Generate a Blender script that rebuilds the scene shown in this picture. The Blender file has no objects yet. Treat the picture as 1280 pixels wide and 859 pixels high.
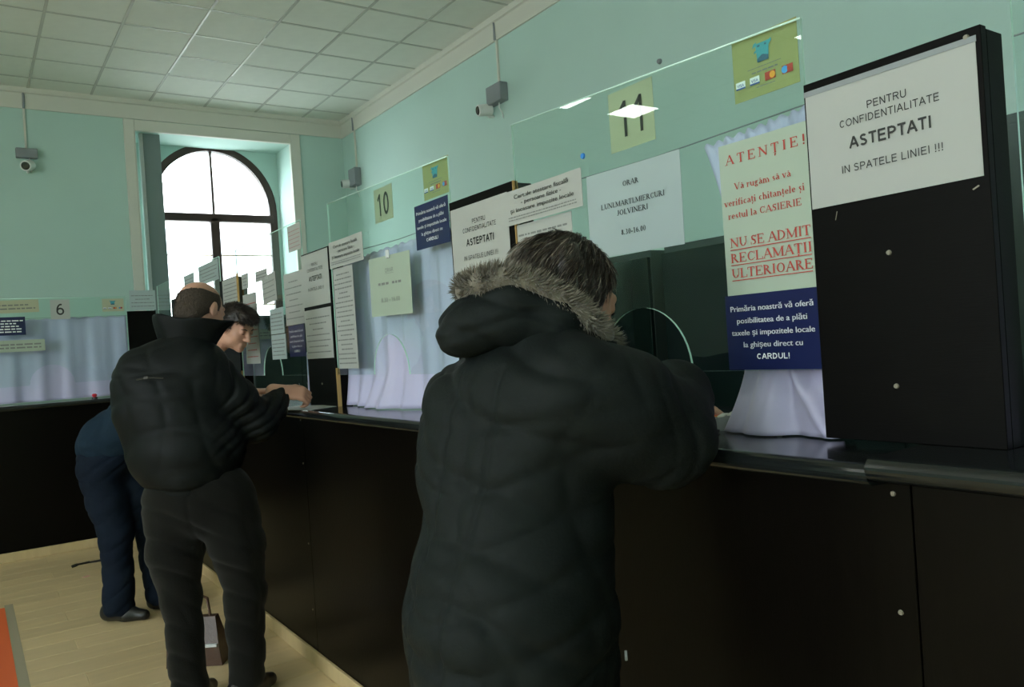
import bpy, math, random
import numpy as np
from mathutils import Matrix, Vector
random.seed(7)
S = bpy.context.scene
C = S.collection

# ------------------------------------------------------------------ camera, sky, exposure
cam_d = bpy.data.cameras.new('camera'); cam = bpy.data.objects.new('camera', cam_d); C.objects.link(cam)
cam_d.sensor_width = 36; cam_d.lens = 36 * 1003.64 / 1280; cam_d.clip_start = .05; cam_d.clip_end = 200
YAW, PITCH, ROLL = .599748, -.001323, -.065727
_f = np.array([math.sin(YAW), math.cos(YAW), 0]); _r = np.array([math.cos(YAW), -math.sin(YAW), 0]); _u = np.array([0, 0, 1.])
_f2 = _f * math.cos(PITCH) + _u * math.sin(PITCH); _u2 = -_f * math.sin(PITCH) + _u * math.cos(PITCH)
_r3 = _r * math.cos(ROLL) + _u2 * math.sin(ROLL); _u3 = -_r * math.sin(ROLL) + _u2 * math.cos(ROLL)
cam.matrix_world = Matrix(((_r3[0], _u3[0], -_f2[0], 0), (_r3[1], _u3[1], -_f2[1], 0), (_r3[2], _u3[2], -_f2[2], 1.4), (0, 0, 0, 1)))
S.camera = cam
S.view_settings.view_transform = 'Standard'; S.view_settings.look = 'None'
S.view_settings.gamma = 1; S.view_settings.use_curve_mapping = False
S.view_settings.exposure = 0.12
SKY = 16.0; LAMP = 17.0
w = bpy.data.worlds.new('overcast_sky'); S.world = w; w.use_nodes = True
bg = w.node_tree.nodes['Background']; bg.inputs[0].default_value = (.86, .94, 1, 1); bg.inputs[1].default_value = SKY
S.cycles.max_bounces = 10; S.cycles.diffuse_bounces = 5; S.cycles.transparent_max_bounces = 24
S.cycles.sample_clamp_indirect = 4.0

def portal(loc, rot, sx, sy):
    l = bpy.data.lights.new('sky_portal', 'AREA'); l.shape = 'RECTANGLE'; l.size = sx; l.size_y = sy
    l.cycles.is_portal = True
    o = bpy.data.objects.new('sky_portal', l); o.location = loc; o.rotation_euler = rot; C.objects.link(o)
XL, XR, YB, YF, H = -7.0, 4.265, 9.87, -2.6, 4.436
portal((2.64, 10.62, 2.9), (math.radians(-90), 0, 0), 1.7, 2.6)
for yy in (-.9, 1.3):
    portal((XL - .2, yy, 2.4), (0, math.radians(-90), 0), 2.4, 1.5)

# ------------------------------------------------------------------ materials
def mat(name, col, rough=.6, spec=.5, metal=0, bump=0, bscale=50, var=0, vscale=4, stretch=(1, 1, 1), emit=None, estr=0, coat=0, sheen=0, trans=0):
    m = bpy.data.materials.new(name); m.use_nodes = True; n = m.node_tree; b = n.nodes['Principled BSDF']
    c4 = (*col, 1)
    b.inputs['Base Color'].default_value = c4; b.inputs['Roughness'].default_value = rough
    b.inputs['Specular IOR Level'].default_value = spec; b.inputs['Metallic'].default_value = metal
    b.inputs['Coat Weight'].default_value = coat; b.inputs['Sheen Weight'].default_value = sheen
    if trans: b.inputs['Transmission Weight'].default_value = trans
    if emit: b.inputs['Emission Color'].default_value = (*emit, 1); b.inputs['Emission Strength'].default_value = estr
    if var or bump:
        tc = n.nodes.new('ShaderNodeTexCoord'); mp = n.nodes.new('ShaderNodeMapping'); mp.inputs['Scale'].default_value = stretch
        n.links.new(tc.outputs['Object'], mp.inputs[0])
    if var:
        nz = n.nodes.new('ShaderNodeTexNoise'); nz.inputs['Scale'].default_value = vscale; nz.inputs['Detail'].default_value = 5
        n.links.new(mp.outputs[0], nz.inputs['Vector'])
        mx = n.nodes.new('ShaderNodeMix'); mx.data_type = 'RGBA'
        mx.inputs['A'].default_value = (*[max(0, x * (1 - var)) for x in col], 1); mx.inputs['B'].default_value = (*[min(1, x * (1 + var)) for x in col], 1)
        n.links.new(nz.outputs['Fac'], mx.inputs['Factor']); n.links.new(mx.outputs['Result'], b.inputs['Base Color'])
    if bump:
        nb = n.nodes.new('ShaderNodeTexNoise'); nb.inputs['Scale'].default_value = bscale; nb.inputs['Detail'].default_value = 4
        n.links.new(mp.outputs[0], nb.inputs['Vector'])
        bm_ = n.nodes.new('ShaderNodeBump'); bm_.inputs['Strength'].default_value = bump; bm_.inputs['Distance'].default_value = .01
        n.links.new(nb.outputs['Fac'], bm_.inputs['Height']); n.links.new(bm_.outputs[0], b.inputs['Normal'])
    return m

def let_through(m, amount):
    "thin sheet or cloth: part of the light passes and scatters"
    n = m.node_tree; b = n.nodes['Principled BSDF']; out = [x for x in n.nodes if x.type == 'OUTPUT_MATERIAL'][0]
    t = n.nodes.new('ShaderNodeBsdfTranslucent'); t.inputs[0].default_value = b.inputs['Base Color'].default_value; mx = n.nodes.new('ShaderNodeMixShader'); mx.inputs[0].default_value = amount
    n.links.new(b.outputs[0], mx.inputs[1]); n.links.new(t.outputs[0], mx.inputs[2]); n.links.new(mx.outputs[0], out.inputs[0])
def glass_mat(name, tint, ior=1.5, rough=0.0):
    m = bpy.data.materials.new(name); m.use_nodes = True; n = m.node_tree; n.nodes.clear()
    out = n.nodes.new('ShaderNodeOutputMaterial'); mx = n.nodes.new('ShaderNodeMixShader')
    t = n.nodes.new('ShaderNodeBsdfTransparent'); t.inputs[0].default_value = (*tint, 1)
    g = n.nodes.new('ShaderNodeBsdfGlossy'); g.inputs['Roughness'].default_value = rough; g.inputs[0].default_value = (1, 1, 1, 1)
    fr = n.nodes.new('ShaderNodeFresnel'); fr.inputs[0].default_value = ior
    ge = n.nodes.new('ShaderNodeNewGeometry'); iv = n.nodes.new('ShaderNodeMath'); iv.operation = 'SUBTRACT'; iv.inputs[0].default_value = 1   # the back face adds no second mirror
    mu = n.nodes.new('ShaderNodeMath'); mu.operation = 'MULTIPLY'; n.links.new(ge.outputs['Backfacing'], iv.inputs[1]); n.links.new(iv.outputs[0], mu.inputs[0]); n.links.new(fr.outputs[0], mu.inputs[1])
    n.links.new(mu.outputs[0], mx.inputs[0]); n.links.new(t.outputs[0], mx.inputs[1]); n.links.new(g.outputs[0], mx.inputs[2]); n.links.new(mx.outputs[0], out.inputs[0])
    return m

M = dict(
    mint=mat('mint_plaster', (.455, .625, .56), .75, .25, bump=.08, bscale=60, var=.05, vscale=1.5),
    cream=mat('cream_moulding', (.62, .62, .54), .6, .3),
    white_paint=mat('white_ceiling_paint', (.75, .76, .70), .85, .2),
    tile=mat('ceiling_tile', (.76, .78, .71), .9, .2, bump=.25, bscale=160, var=.05, vscale=9),
    tbar=mat('ceiling_grid_bar', (.50, .51, .46), .5, .4),
    tbar_w=mat('bright_grid_bar', (.85, .86, .8), .35, .5),
    lamp=mat('lamp_diffuser', (.9, .9, .9), .5, emit=(.93, 1, .95), estr=LAMP),
    board=mat('black_brown_laminate', (.0024, .0022, .0018), .45, .08, bump=.05, bscale=35, var=.35, vscale=5, stretch=(1, 1, 14)),
    board_h=mat('dark_wenge_laminate', (.0026, .0020, .0013), .30, .10, bump=.05, bscale=30, var=.35, vscale=5, stretch=(1, 10, 1)),
    top=mat('glossy_black_worktop', (.008, .010, .010), .16, .45, var=.2, vscale=8),
    screw=mat('pale_screw_cap', (.22, .20, .15), .4, .5),
    rawwood=mat('raw_wood_edge', (.42, .27, .10), .6, .3, var=.25, vscale=8, stretch=(8, 8, 1)),
    base=mat('light_wood_skirting', (.50, .38, .20), .45, .4, var=.15, vscale=6, stretch=(4, 4, 1)),
    glass=glass_mat('clear_screen_glass', (.93, .985, .965)),
    gedge=mat('green_glass_edge', (.62, .88, .78), .2, .8),
    wglass=glass_mat('window_glass', (.96, .98, .98), 1.45),
    curtain=mat('lilac_satin', (.60, .58, .78), .42, .4, bump=.05, bscale=90, sheen=.3),
    paper=mat('white_paper', (.50, .52, .49), .55, .35),
    film=mat('glossy_laminated_paper', (.52, .53, .50), .12, .6),
    paper_b=mat('bluish_paper', (.44, .53, .53), .5, .4),
    paper_g=mat('pale_green_paper', (.46, .55, .45), .5, .35),
    paper_y=mat('pale_yellow_paper', (.50, .52, .36), .5, .35),
    yellow=mat('yellow_poster_paper', (.40, .42, .18), .5, .35),
    navy=mat('navy_paper', (.007, .012, .06), .3, .45),
    ink=mat('black_ink', (.02, .022, .02), .6),
    grey_ink=mat('grey_ink', (.20, .21, .20), .6),
    red_ink=mat('red_ink', (.40, .045, .03), .6),
    white_ink=mat('white_ink', (.75, .78, .8), .6),
    blue_ink=mat('blue_ink', (.02, .08, .30), .6),
    teal_ink=mat('teal_ink', (.05, .30, .36), .5), teal_d=mat('dark_teal_ink', (.02, .10, .17), .5),
    orange_ink=mat('amber_ink', (.75, .33, .03), .6), sky_ink=mat('sky_blue_ink', (.05, .30, .65), .6),
    grey=mat('grey_plastic', (.22, .24, .25), .5, .4), wplast=mat('white_plastic', (.68, .70, .66), .35, .5),
    black=mat('black_plastic', (.008, .008, .008), .35, .5), lens=mat('dark_lens', (.003, .003, .004), .08, .8),
    brownframe=mat('dark_brown_window_frame', (.05, .028, .022), .45, .4, var=.2, vscale=6, stretch=(1, 1, .2)),
    pillar=mat('grey_green_panel_paint', (.17, .22, .21), .5, .4), alu=mat('satin_aluminium', (.6, .62, .62), .35, .5),
    cabinet=mat('dark_green_glossy_cabinet', (.010, .022, .019), .13, .45), shelf=mat('dim_grey_green_panel', (.05, .075, .07), .4, .4),
    tape=mat('orange_floor_tape', (.72, .13, .035), .5, .4), tape_s=mat('greyish_floor_strip', (.33, .29, .20), .6, .3),
    skin=mat('skin', (.50, .27, .19), .5, .4, bump=.05, bscale=120, var=.08, vscale=12),
    eye=mat('eye_white', (.6, .58, .55), .2, .5),
    facade=mat('pale_facade', (.75, .72, .68), .8), facade_d=mat('facade_window_grey', (.35, .36, .38), .4),
    street=mat('street_paving', (.35, .35, .34), .9),
    red=mat('red_plastic', (.6, .03, .05), .4), blue=mat('blue_tack', (.03, .2, .55), .5),
)
for k_ in ('paper', 'film', 'paper_b', 'paper_g', 'paper_y', 'yellow'): let_through(M[k_], .30)
let_through(M['curtain'], .25)
def floor_mat(name, col, seed):
    m = mat(name, col, .33, .45, bump=.03, bscale=20, var=.16, vscale=2.2, stretch=(.9, 9, 1))
    mp = [n for n in m.node_tree.nodes if n.type == 'MAPPING'][0]; mp.inputs['Location'].default_value = (seed, seed * 2.3, 0)
    return m
planks = [floor_mat('laminate_plank', (.64 * k, .49 * k, .275 * k), i * 3.7) for i, k in enumerate((1, .94, 1.05, .98))]
M['floor'] = planks[0]

# ------------------------------------------------------------------ object helpers
def tag(o, label=None, cat=None, group=None, kind=None):
    if label: o['label'] = label
    if cat: o['category'] = cat
    if group: o['group'] = group
    if kind: o['kind'] = kind
    return o
def empty(name, loc, rz=0):
    o = bpy.data.objects.new(name, None); o.location = loc; o.rotation_euler = (0, 0, rz); o.empty_display_size = .1; C.objects.link(o); return o
def thing(name, label, cat, loc, rz=0, group=None): return tag(empty(name, loc, rz), label, cat, group)

class MB:
    def __init__(s): s.v = []; s.f = []; s.mi = []; s.smooth = False
    def add(s, vs, fs, mi=0):
        k = len(s.v); s.v += [tuple(map(float, x)) for x in vs]; s.f += [tuple(i + k for i in f) for f in fs]; s.mi += [mi] * len(fs); return s
    def box(s, x0, x1, y0, y1, z0, z1, bev=0, mi=0):
        if bev <= 0:
            v = [(x, y, z) for x in (x0, x1) for y in (y0, y1) for z in (z0, z1)]
            return s.add(v, [(0, 1, 3, 2), (4, 6, 7, 5), (0, 4, 5, 1), (2, 3, 7, 6), (0, 2, 6, 4), (1, 5, 7, 3)], mi)
        v = []; idx = {}
        X = (x0, x1); Y = (y0, y1); Z = (z0, z1); b = bev
        for i in (0, 1):
            for j in (0, 1):
                for k in (0, 1):
                    sx, sy, sz = 1 - 2 * i, 1 - 2 * j, 1 - 2 * k
                    idx[i, j, k, 'x'] = len(v); v.append((X[i], Y[j] + sy * b, Z[k] + sz * b))
                    idx[i, j, k, 'y'] = len(v); v.append((X[i] + sx * b, Y[j], Z[k] + sz * b))
                    idx[i, j, k, 'z'] = len(v); v.append((X[i] + sx * b, Y[j] + sy * b, Z[k]))
        f = []
        for i in (0, 1): f.append([idx[i, a, c, 'x'] for a, c in (((0, 0), (0, 1), (1, 1), (1, 0)) if i == 0 else ((0, 0), (1, 0), (1, 1), (0, 1)))])
        for j in (0, 1): f.append([idx[a, j, c, 'y'] for a, c in (((0, 0), (1, 0), (1, 1), (0, 1)) if j == 0 else ((0, 0), (0, 1), (1, 1), (1, 0)))])
        for k in (0, 1): f.append([idx[a, c, k, 'z'] for a, c in (((0, 0), (0, 1), (1, 1), (1, 0)) if k == 0 else ((0, 0), (1, 0), (1, 1), (0, 1)))])
        for i in (0, 1):
            for j in (0, 1): f.append([idx[i, j, 0, 'x'], idx[i, j, 1, 'x'], idx[i, j, 1, 'y'], idx[i, j, 0, 'y']])
            for k in (0, 1): f.append([idx[i, 0, k, 'x'], idx[i, 0, k, 'z'], idx[i, 1, k, 'z'], idx[i, 1, k, 'x']])
        for j in (0, 1):
            for k in (0, 1): f.append([idx[0, j, k, 'y'], idx[1, j, k, 'y'], idx[1, j, k, 'z'], idx[0, j, k, 'z']])
        for i in (0, 1):
            for j in (0, 1):
                for k in (0, 1): f.append([idx[i, j, k, c] for c in 'xyz'])
        return s.add(v, f, mi)
    def tube(s, pts, r, n=8, mi=0, cap=True):
        pts = [Vector(p) for p in pts]; k0 = len(s.v); rr = r if isinstance(r, (list, tuple)) else [r] * len(pts)
        up = None
        for i, p in enumerate(pts):
            d = (pts[min(i + 1, len(pts) - 1)] - pts[max(i - 1, 0)]).normalized()
            if up is None: up = d.orthogonal().normalized()
            up = (up - d * up.dot(d)).normalized(); q = d.cross(up)
            for a in range(n):
                t = 2 * math.pi * a / n; s.v.append(tuple(p + (up * math.cos(t) + q * math.sin(t)) * rr[i]))
        for i in range(len(pts) - 1):
            for a in range(n):
                b = (a + 1) % n; s.f.append((k0 + i * n + a, k0 + i * n + b, k0 + (i + 1) * n + b, k0 + (i + 1) * n + a)); s.mi.append(mi)
        if cap:
            s.f.append(tuple(k0 + a for a in reversed(range(n)))); s.mi.append(mi)
            e = k0 + (len(pts) - 1) * n; s.f.append(tuple(e + a for a in range(n))); s.mi.append(mi)
        return s
    def prism(s, poly, y0, y1, mi=0, mi_side=None):
        "polygon in local XZ extruded along y"
        n = len(poly); mi_side = mi if mi_side is None else mi_side
        k = len(s.v); s.v += [(x, y0, z) for x, z in poly] + [(x, y1, z) for x, z in poly]
        s.f.append(tuple(k + i for i in range(n))); s.mi.append(mi)
        s.f.append(tuple(k + n + i for i in reversed(range(n)))); s.mi.append(mi)
        for i in range(n):
            j = (i + 1) % n; s.f.append((k + j, k + i, k + n + i, k + n + j)); s.mi.append(mi_side)
        return s
    def build(s, name, m, parent=None, smooth=False):
        me = bpy.data.meshes.new(name); me.from_pydata(s.v, [], s.f); ms = m if isinstance(m, (list, tuple)) else [m]
        for x in ms: me.materials.append(x)
        if len(ms) > 1: me.polygons.foreach_set('material_index', s.mi)
        if smooth: me.polygons.foreach_set('use_smooth', [True] * len(me.polygons))
        me.update()
        import bmesh
        b = bmesh.new(); b.from_mesh(me); bmesh.ops.recalc_face_normals(b, faces=b.faces); b.to_mesh(me); b.free()
        o = bpy.data.objects.new(name, me); C.objects.link(o)
        if parent: o.parent = parent
        return o
def dup(o, parent=None):
    c = o.copy(); C.objects.link(c); c.parent = parent
    for ch in [x for x in C.objects if x.parent == o]: dup(ch, c)
    return c
def struct(o): o['kind'] = 'structure'; return o

# ------------------------------------------------------------------ setting: shell
WT = .25
struct(MB().box(XL - WT, XR + WT, YF - WT, YB + 1, -.12, -.006).build('floor', M['floor']))
floor = [o for o in C.objects if o.name == 'floor'][0]
PW, PL = .19, 1.28
meshes = [MB().box(0, PL - .0015, 0, PW - .0015, -.008, 0, bev=.0012).build('plank', m, floor) for m in planks]
k = 0
for r in range(26):
    y = 2.35 + r * PW
    off = (r * .43) % PL
    for c in range(3):
        x = -2.2 + off + c * PL
        if x > 1.25: continue
        o = meshes[(r * 7 + c * 3) % 4].copy() if k >= 4 else meshes[k]
        if k >= 4: C.objects.link(o); o.parent = floor
        o.location = (x, y, 0); k += 1
# walls
struct(MB().box(XR, XR + WT, YF - WT, YB + 1, 0, H + .3).build('wall_right', M['mint']))
struct(MB().box(XL - WT, XR + WT, YF - WT, YF, 0, H + .3).build('wall_front', M['mint']))
NX0, NX1, NZ = 1.745, 3.555, 4.09          # niche of the window in the back wall
m = MB(); m.box(XL - WT, NX0, YB, YB + .85, 0, H + .3); m.box(NX1, XR, YB, YB + .85, 0, H + .3); m.box(NX0, NX1, YB, YB + .85, NZ, H + .3); m.box(NX0, NX1, YB, YB + .85, 0, 1.0)
# arched outer wall with the window opening
AX, AW, AZ = 2.72, .80, 3.32               # arch centre x, half width, spring height
def arch(cx, hw, zs, z0, n=28, rz=None):
    rz = rz or hw
    return [(cx - hw, z0)] + [(cx - hw * math.cos(math.pi * i / n), zs + rz * math.sin(math.pi * i / n)) for i in range(n + 1)] + [(cx + hw, z0)]
ao = arch(AX, AW, AZ, 1.45, rz=.83)
y0, y1 = YB + .55, YB + .80
pts = ao[1:-1]
for i in range(len(pts) - 1):
    (xa, za), (xb, zb) = pts[i], pts[i + 1]
    m.add([(xa, y0, za), (xb, y0, zb), (xb, y0, NZ + .02), (xa, y0, NZ + .02), (xa, y1, za), (xb, y1, zb), (xb, y1, NZ + .02), (xa, y1, NZ + .02)], [(0, 1, 2, 3), (7, 6, 5, 4), (0, 4, 5, 1), (1, 5, 6, 2), (0, 3, 7, 4)])
m.box(NX0 - .01, AX - AW, y0, y1, 1.0, NZ + .02); m.box(AX + AW, NX1 + .01, y0, y1, 1.0, NZ + .02); m.box(AX - AW, AX + AW, y0, y1, 1.0, 1.45)
struct(m.build('wall_back', M['mint']))
# left wall with two tall window openings (unseen, added and widened so daylight lightens the ceiling)
m = MB(); ys = [YF - WT, -2.2, -.5, .2, 2.4, YB + 1]
for i in range(0, 5, 2): m.box(XL - WT, XL, ys[i], ys[i + 1], 0, H + .3)
for i in (1, 3): m.box(XL - WT, XL, ys[i], ys[i + 1], 0, 1.2); m.box(XL - WT, XL, ys[i], ys[i + 1], 3.6, H + .3)
struct(m.build('wall_left', M['mint']))
for n_, i in ((2, 1), (3, 3)):
    m = MB(); a, b = ys[i], ys[i + 1]
    for q in (a, (a + b) / 2 - .03, b - .06): m.box(XL - .15, XL - .09, q, q + .06, 1.2, 3.6)
    for q in (1.2, 2.7, 3.54): m.box(XL - .15, XL - .09, a, b, q, q + .06)
    struct(m.build('window_%d' % n_, M['brownframe']))
# ceiling: slab, tiles and bars
ceil = struct(MB().box(XL - WT, XR + WT, YF - WT, YB + 1, H + .03, H + .25).build('ceiling', M['white_paint']))
TX0, TY0 = .724, 9.473
lamps = [(TX0 + .6 * i + .3, TY0 - .6 * j - .3) for i, j in ((-10, 2), (-8, 2), (-10, 7), (-8, 7), (-10, 12), (-8, 12), (-10, 17), (-8, 17), (-4, 15), (-4, 18))]
tile_m = MB().box(.012, .588, .012, .588, -.004, .02, bev=.002)
rest = MB(); t0 = None
def near_lamp(cx, cy): return any(abs(cx - a) < .05 and abs(cy - b) < .05 for a, b in lamps)
lamp_cells = []
for i in range(-13, 6):
    for j in range(-20, 1):
        x = TX0 + .6 * i; y = TY0 + .6 * (j - 1) + .6 * 0
        if x < XL - .6 or x > XR or y < YF - .6: continue
        if near_lamp(x + .3, y + .3): lamp_cells.append((x, y)); continue
        if x + .6 > XR or j >= 1 or x < XL or y < YF:
            X0, X1, Y0 = max(x + .012, XL), min(x + .588, XR), max(y + .012, YF)
            if X1 - X0 > .03: rest.box(X0, X1, Y0, y + .588, H - .004, H + .02) if not (x > -.6 and y > 4.5) else None
            if x > -.6 and y > 4.5 and X1 - X0 > .03:
                o = MB().box(X0 - x, X1 - x, .012, .588, -.004, .02, bev=.002).build('ceiling_tile', M['tile'], ceil); o.location = (x, y, H)
        elif x > -1.6 and y > 3.4:
            if t0 is None: t0 = tile_m.build('ceiling_tile', M['tile'], ceil); o = t0
            else: o = t0.copy(); C.objects.link(o); o.parent = ceil
            o.location = (x, y, H + random.uniform(-.0012, .0012))
        else: rest.box(x + .012, x + .588, y + .012, y + .588, H - .004, H + .02)
for i in range(-13, 6):                       # cut row along the back wall
    x = TX0 + .6 * i; X0, X1 = max(x + .012, XL), min(x + .588, XR)
    if X1 - X0 > .03:
        if x > -1.6: o = MB().box(X0 - x, X1 - x, .012, YB - TY0, -.004, .02, bev=.002).build('ceiling_tile', M['tile'], ceil); o.location = (x, TY0, H)
        else: rest.box(X0, X1, TY0 + .012, YB, H - .004, H + .02)
rest = rest.build('ceiling_tile_field', M['tile'], ceil); rest['kind'] = 'stuff'
bars = MB(); wb = MB()
for i in range(-13, 7):
    x = TX0 + .6 * i
    if XL < x < XR: bars.box(x - .012, x + .012, YF, YB, H - .009, H + .02)
for j in range(-21, 1):
    y = TY0 + .6 * j
    if y > YF: bars.box(XL, XR, y - .012, y + .012, H - .0086, H + .02)
b_ = bars.build('ceiling_grid', M['tbar'], ceil)
x, y = TX0 + 1.2, TY0 - 2.4
wb.box(x - .008, x + .008, y, y + 1.7, H - .013, H - .009); wb.box(x + .592, x + .608, y + .4, y + 1.55, H - .013, H - .009); wb.box(x, x + .6, y + .592, y + .606, H - .013, H - .009)
wb.build('bright_grid_bar', M['tbar_w'], ceil)['label'] = 'whiter bars around one ceiling panel'
for n_, (x, y) in enumerate(sorted(set(lamp_cells))):
    t = thing('ceiling_lamp', 'square fluorescent panel lamp set in the tiled ceiling', 'lamp', (x, y, H), group='ceiling lamps over the waiting side')
    f = MB()
    for a in ((.012, .04, .012, .588), (.56, .588, .012, .588), (.012, .588, .012, .04), (.012, .588, .56, .588)): f.box(*a, -.012, .02)
    f.build('frame', M['wplast'], t); MB().box(.04, .56, .04, .56, -.004, .015).build('diffuser', M['lamp'], t)
# mouldings
def crown(nm, p0, p1, nrm):
    prof = [(0, 0), (.0, -.215), (.018, -.215), (.022, -.18), (.03, -.06), (.05, -.05), (.055, 0)]
    m = MB(); a, b, n_ = Vector(p0), Vector(p1), Vector(nrm); q = []
    for P in (a, b): q += [tuple(P + n_ * u + Vector((0, 0, z))) for u, z in prof]
    N = len(prof); m.add(q, [tuple(range(N)), tuple(range(2 * N - 1, N - 1, -1))] + [(i, (i + 1) % N, (i + 1) % N + N, i + N) for i in range(N)])
    return struct(m.build(nm, M['cream']))
crown('trim_1', (XL, YB, H - .004), (XR, YB, H - .004), (0, -1, 0)); crown('trim_2', (XR, YF, H - .004), (XR, YB, H - .004), (-1, 0, 0)); crown('trim_3', (XL, YF, H - .004), (XL, YB, H - .004), (1, 0, 0))
m = MB()
m.box(NX0 - .11, NX0, YB - .025, YB + .01, 0, NZ + .12, bev=.006); m.box(NX1, NX1 + .125, YB - .025, YB + .01, 0, NZ + .12, bev=.006); m.box(NX0 - .001, NX1 + .001, YB - .0245, YB + .01, NZ, NZ + .1195, bev=.006)
m.box(NX0 - .001, NX0 + .006, YB - .03, YB + .02, 0, NZ); m.box(NX1 - .006, NX1 + .001, YB - .03, YB + .02, 0, NZ); m.box(NX0, NX1, YB - .03, YB + .02, NZ - .006, NZ + .001)
struct(m.build('trim_4', M['cream']))
# arched window
win = struct(empty('window_1', (AX, YB + .6, 1.45)))
def ring(outer, inner, y0, y1):
    m = MB(); n = len(outer); k = 0
    for i in range(n - 1):
        a, b, c, d = outer[i], outer[i + 1], inner[i + 1], inner[i]
        m.add([(p[0], y, p[1]) for y in (y0, y1) for p in (a, b, c, d)], [(0, 1, 2, 3), (7, 6, 5, 4), (0, 4, 5, 1), (2, 6, 7, 3)])
    return m
def loc(o, root): o.location = -Vector(root.location); return o
fr = ring(arch(AX, AW + .01, AZ, 1.46, rz=.84), arch(AX, AW - .095, AZ, 1.46, rz=.745), YB + .56, YB + .64)
fr.box(AX - AW, AX + AW, YB + .56, YB + .64, 1.45, 1.55)
loc(fr.build('window_frame', M['brownframe'], win), win)
loc(MB().box(AX - AW + .05, AX + AW - .05, YB + .55, YB + .65, AZ - .15, AZ - .05, bev=.008).build('transom', M['brownframe'], win), win)
loc(MB().box(AX - .014, AX + .014, YB + .58, YB + .62, AZ - .06, AZ + .8).build('mullion', M['brownframe'], win), win)
loc(MB().box(AX - .055, AX + .055, YB + .55, YB + .65, 1.5, AZ - .1, bev=.008).build('mullion', M['brownframe'], win), win)
for z in (2.74, 2.1):
    for a, b in ((AX - AW + .05, AX - .05), (AX + .05, AX + AW - .05)): loc(MB().box(a, b, YB + .59, YB + .61, z, z + .014).build('glazing_bar', M['rawwood'], win), win)
for a, b, z0, z1 in ((AX - .74, AX - .05, 1.54, AZ - .14), (AX + .05, AX + .74, 1.54, AZ - .14)):
    loc(MB().box(a, b, YB + .598, YB + .602, z0, z1).build('pane', M['wglass'], win), win)
for sgn in (-1, 1):
    pl = [(AX + sgn * .012, AZ - .06)] + [(AX + sgn * .735 * math.cos(math.pi / 2 * i / 12), AZ - .0 + .775 * math.sin(math.pi / 2 * i / 12)) for i in range(13)]
    pl = [(AX + sgn * .012, AZ - .06), (AX + sgn * .735, AZ - .06)] + pl[1:-1] + [(AX + sgn * .012, AZ + .775)]
    loc(MB().prism(pl, YB + .598, YB + .602).build('pane', M['wglass'], win), win)
loc(MB().box(NX0, NX1, YB - .02, YB + .56, 1.0, 1.04, bev=.006).build('window_sill', M['cream'], win), win)
# tall grey panel standing in the niche
t = thing('vertical_panel', 'tall grey-green upright panel in the window niche, left of the arched glass', 'panel', (1.935, YB + .1, 1.0))
MB().box(-.085, .10, 0, .05, .04, 3.09, bev=.004).build('panel_face', M['pillar'], t); MB().box(-.125, -.085, -.01, .06, .04, 3.09, bev=.003).build('edge_strip', M['alu'], t)
# outside: street and a pale building
struct(MB().box(-30, 40, YB + 1.2, 60, -4, -3.8).build('ground', M['street']))
bd = thing('building', 'pale town building across the street, washed out by daylight behind the arched window', 'building', (12, 38, -3.8))
MB().box(-22, 16, 0, 8, 0, 13.2).build('wall', M['facade'], bd); MB().box(-22.5, 16.5, -.5, 8.5, 13.2, 13.8).build('cornice', M['facade'], bd)
for i in range(10):
    for z in (5, 9): o = MB().box(-20 + i * 3.6, -18.6 + i * 3.6, -.05, .1, z, z + 2.3).build('window', M['facade_d'], bd)

# ------------------------------------------------------------------ lettering
def text_mesh(body, size, off=0.0):
    cu = bpy.data.curves.new('t', 'FONT'); cu.body = body; cu.size = size; cu.offset = off; cu.resolution_u = 3; cu.align_x = 'CENTER'
    o = bpy.data.objects.new('t', cu); C.objects.link(o)
    me = o.to_mesh(); v = [(p.co.x, p.co.y) for p in me.vertices]; f = [tuple(p.vertices) for p in me.polygons]
    o.to_mesh_clear(); bpy.data.objects.remove(o); bpy.data.curves.remove(cu)
    return v, f
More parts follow.
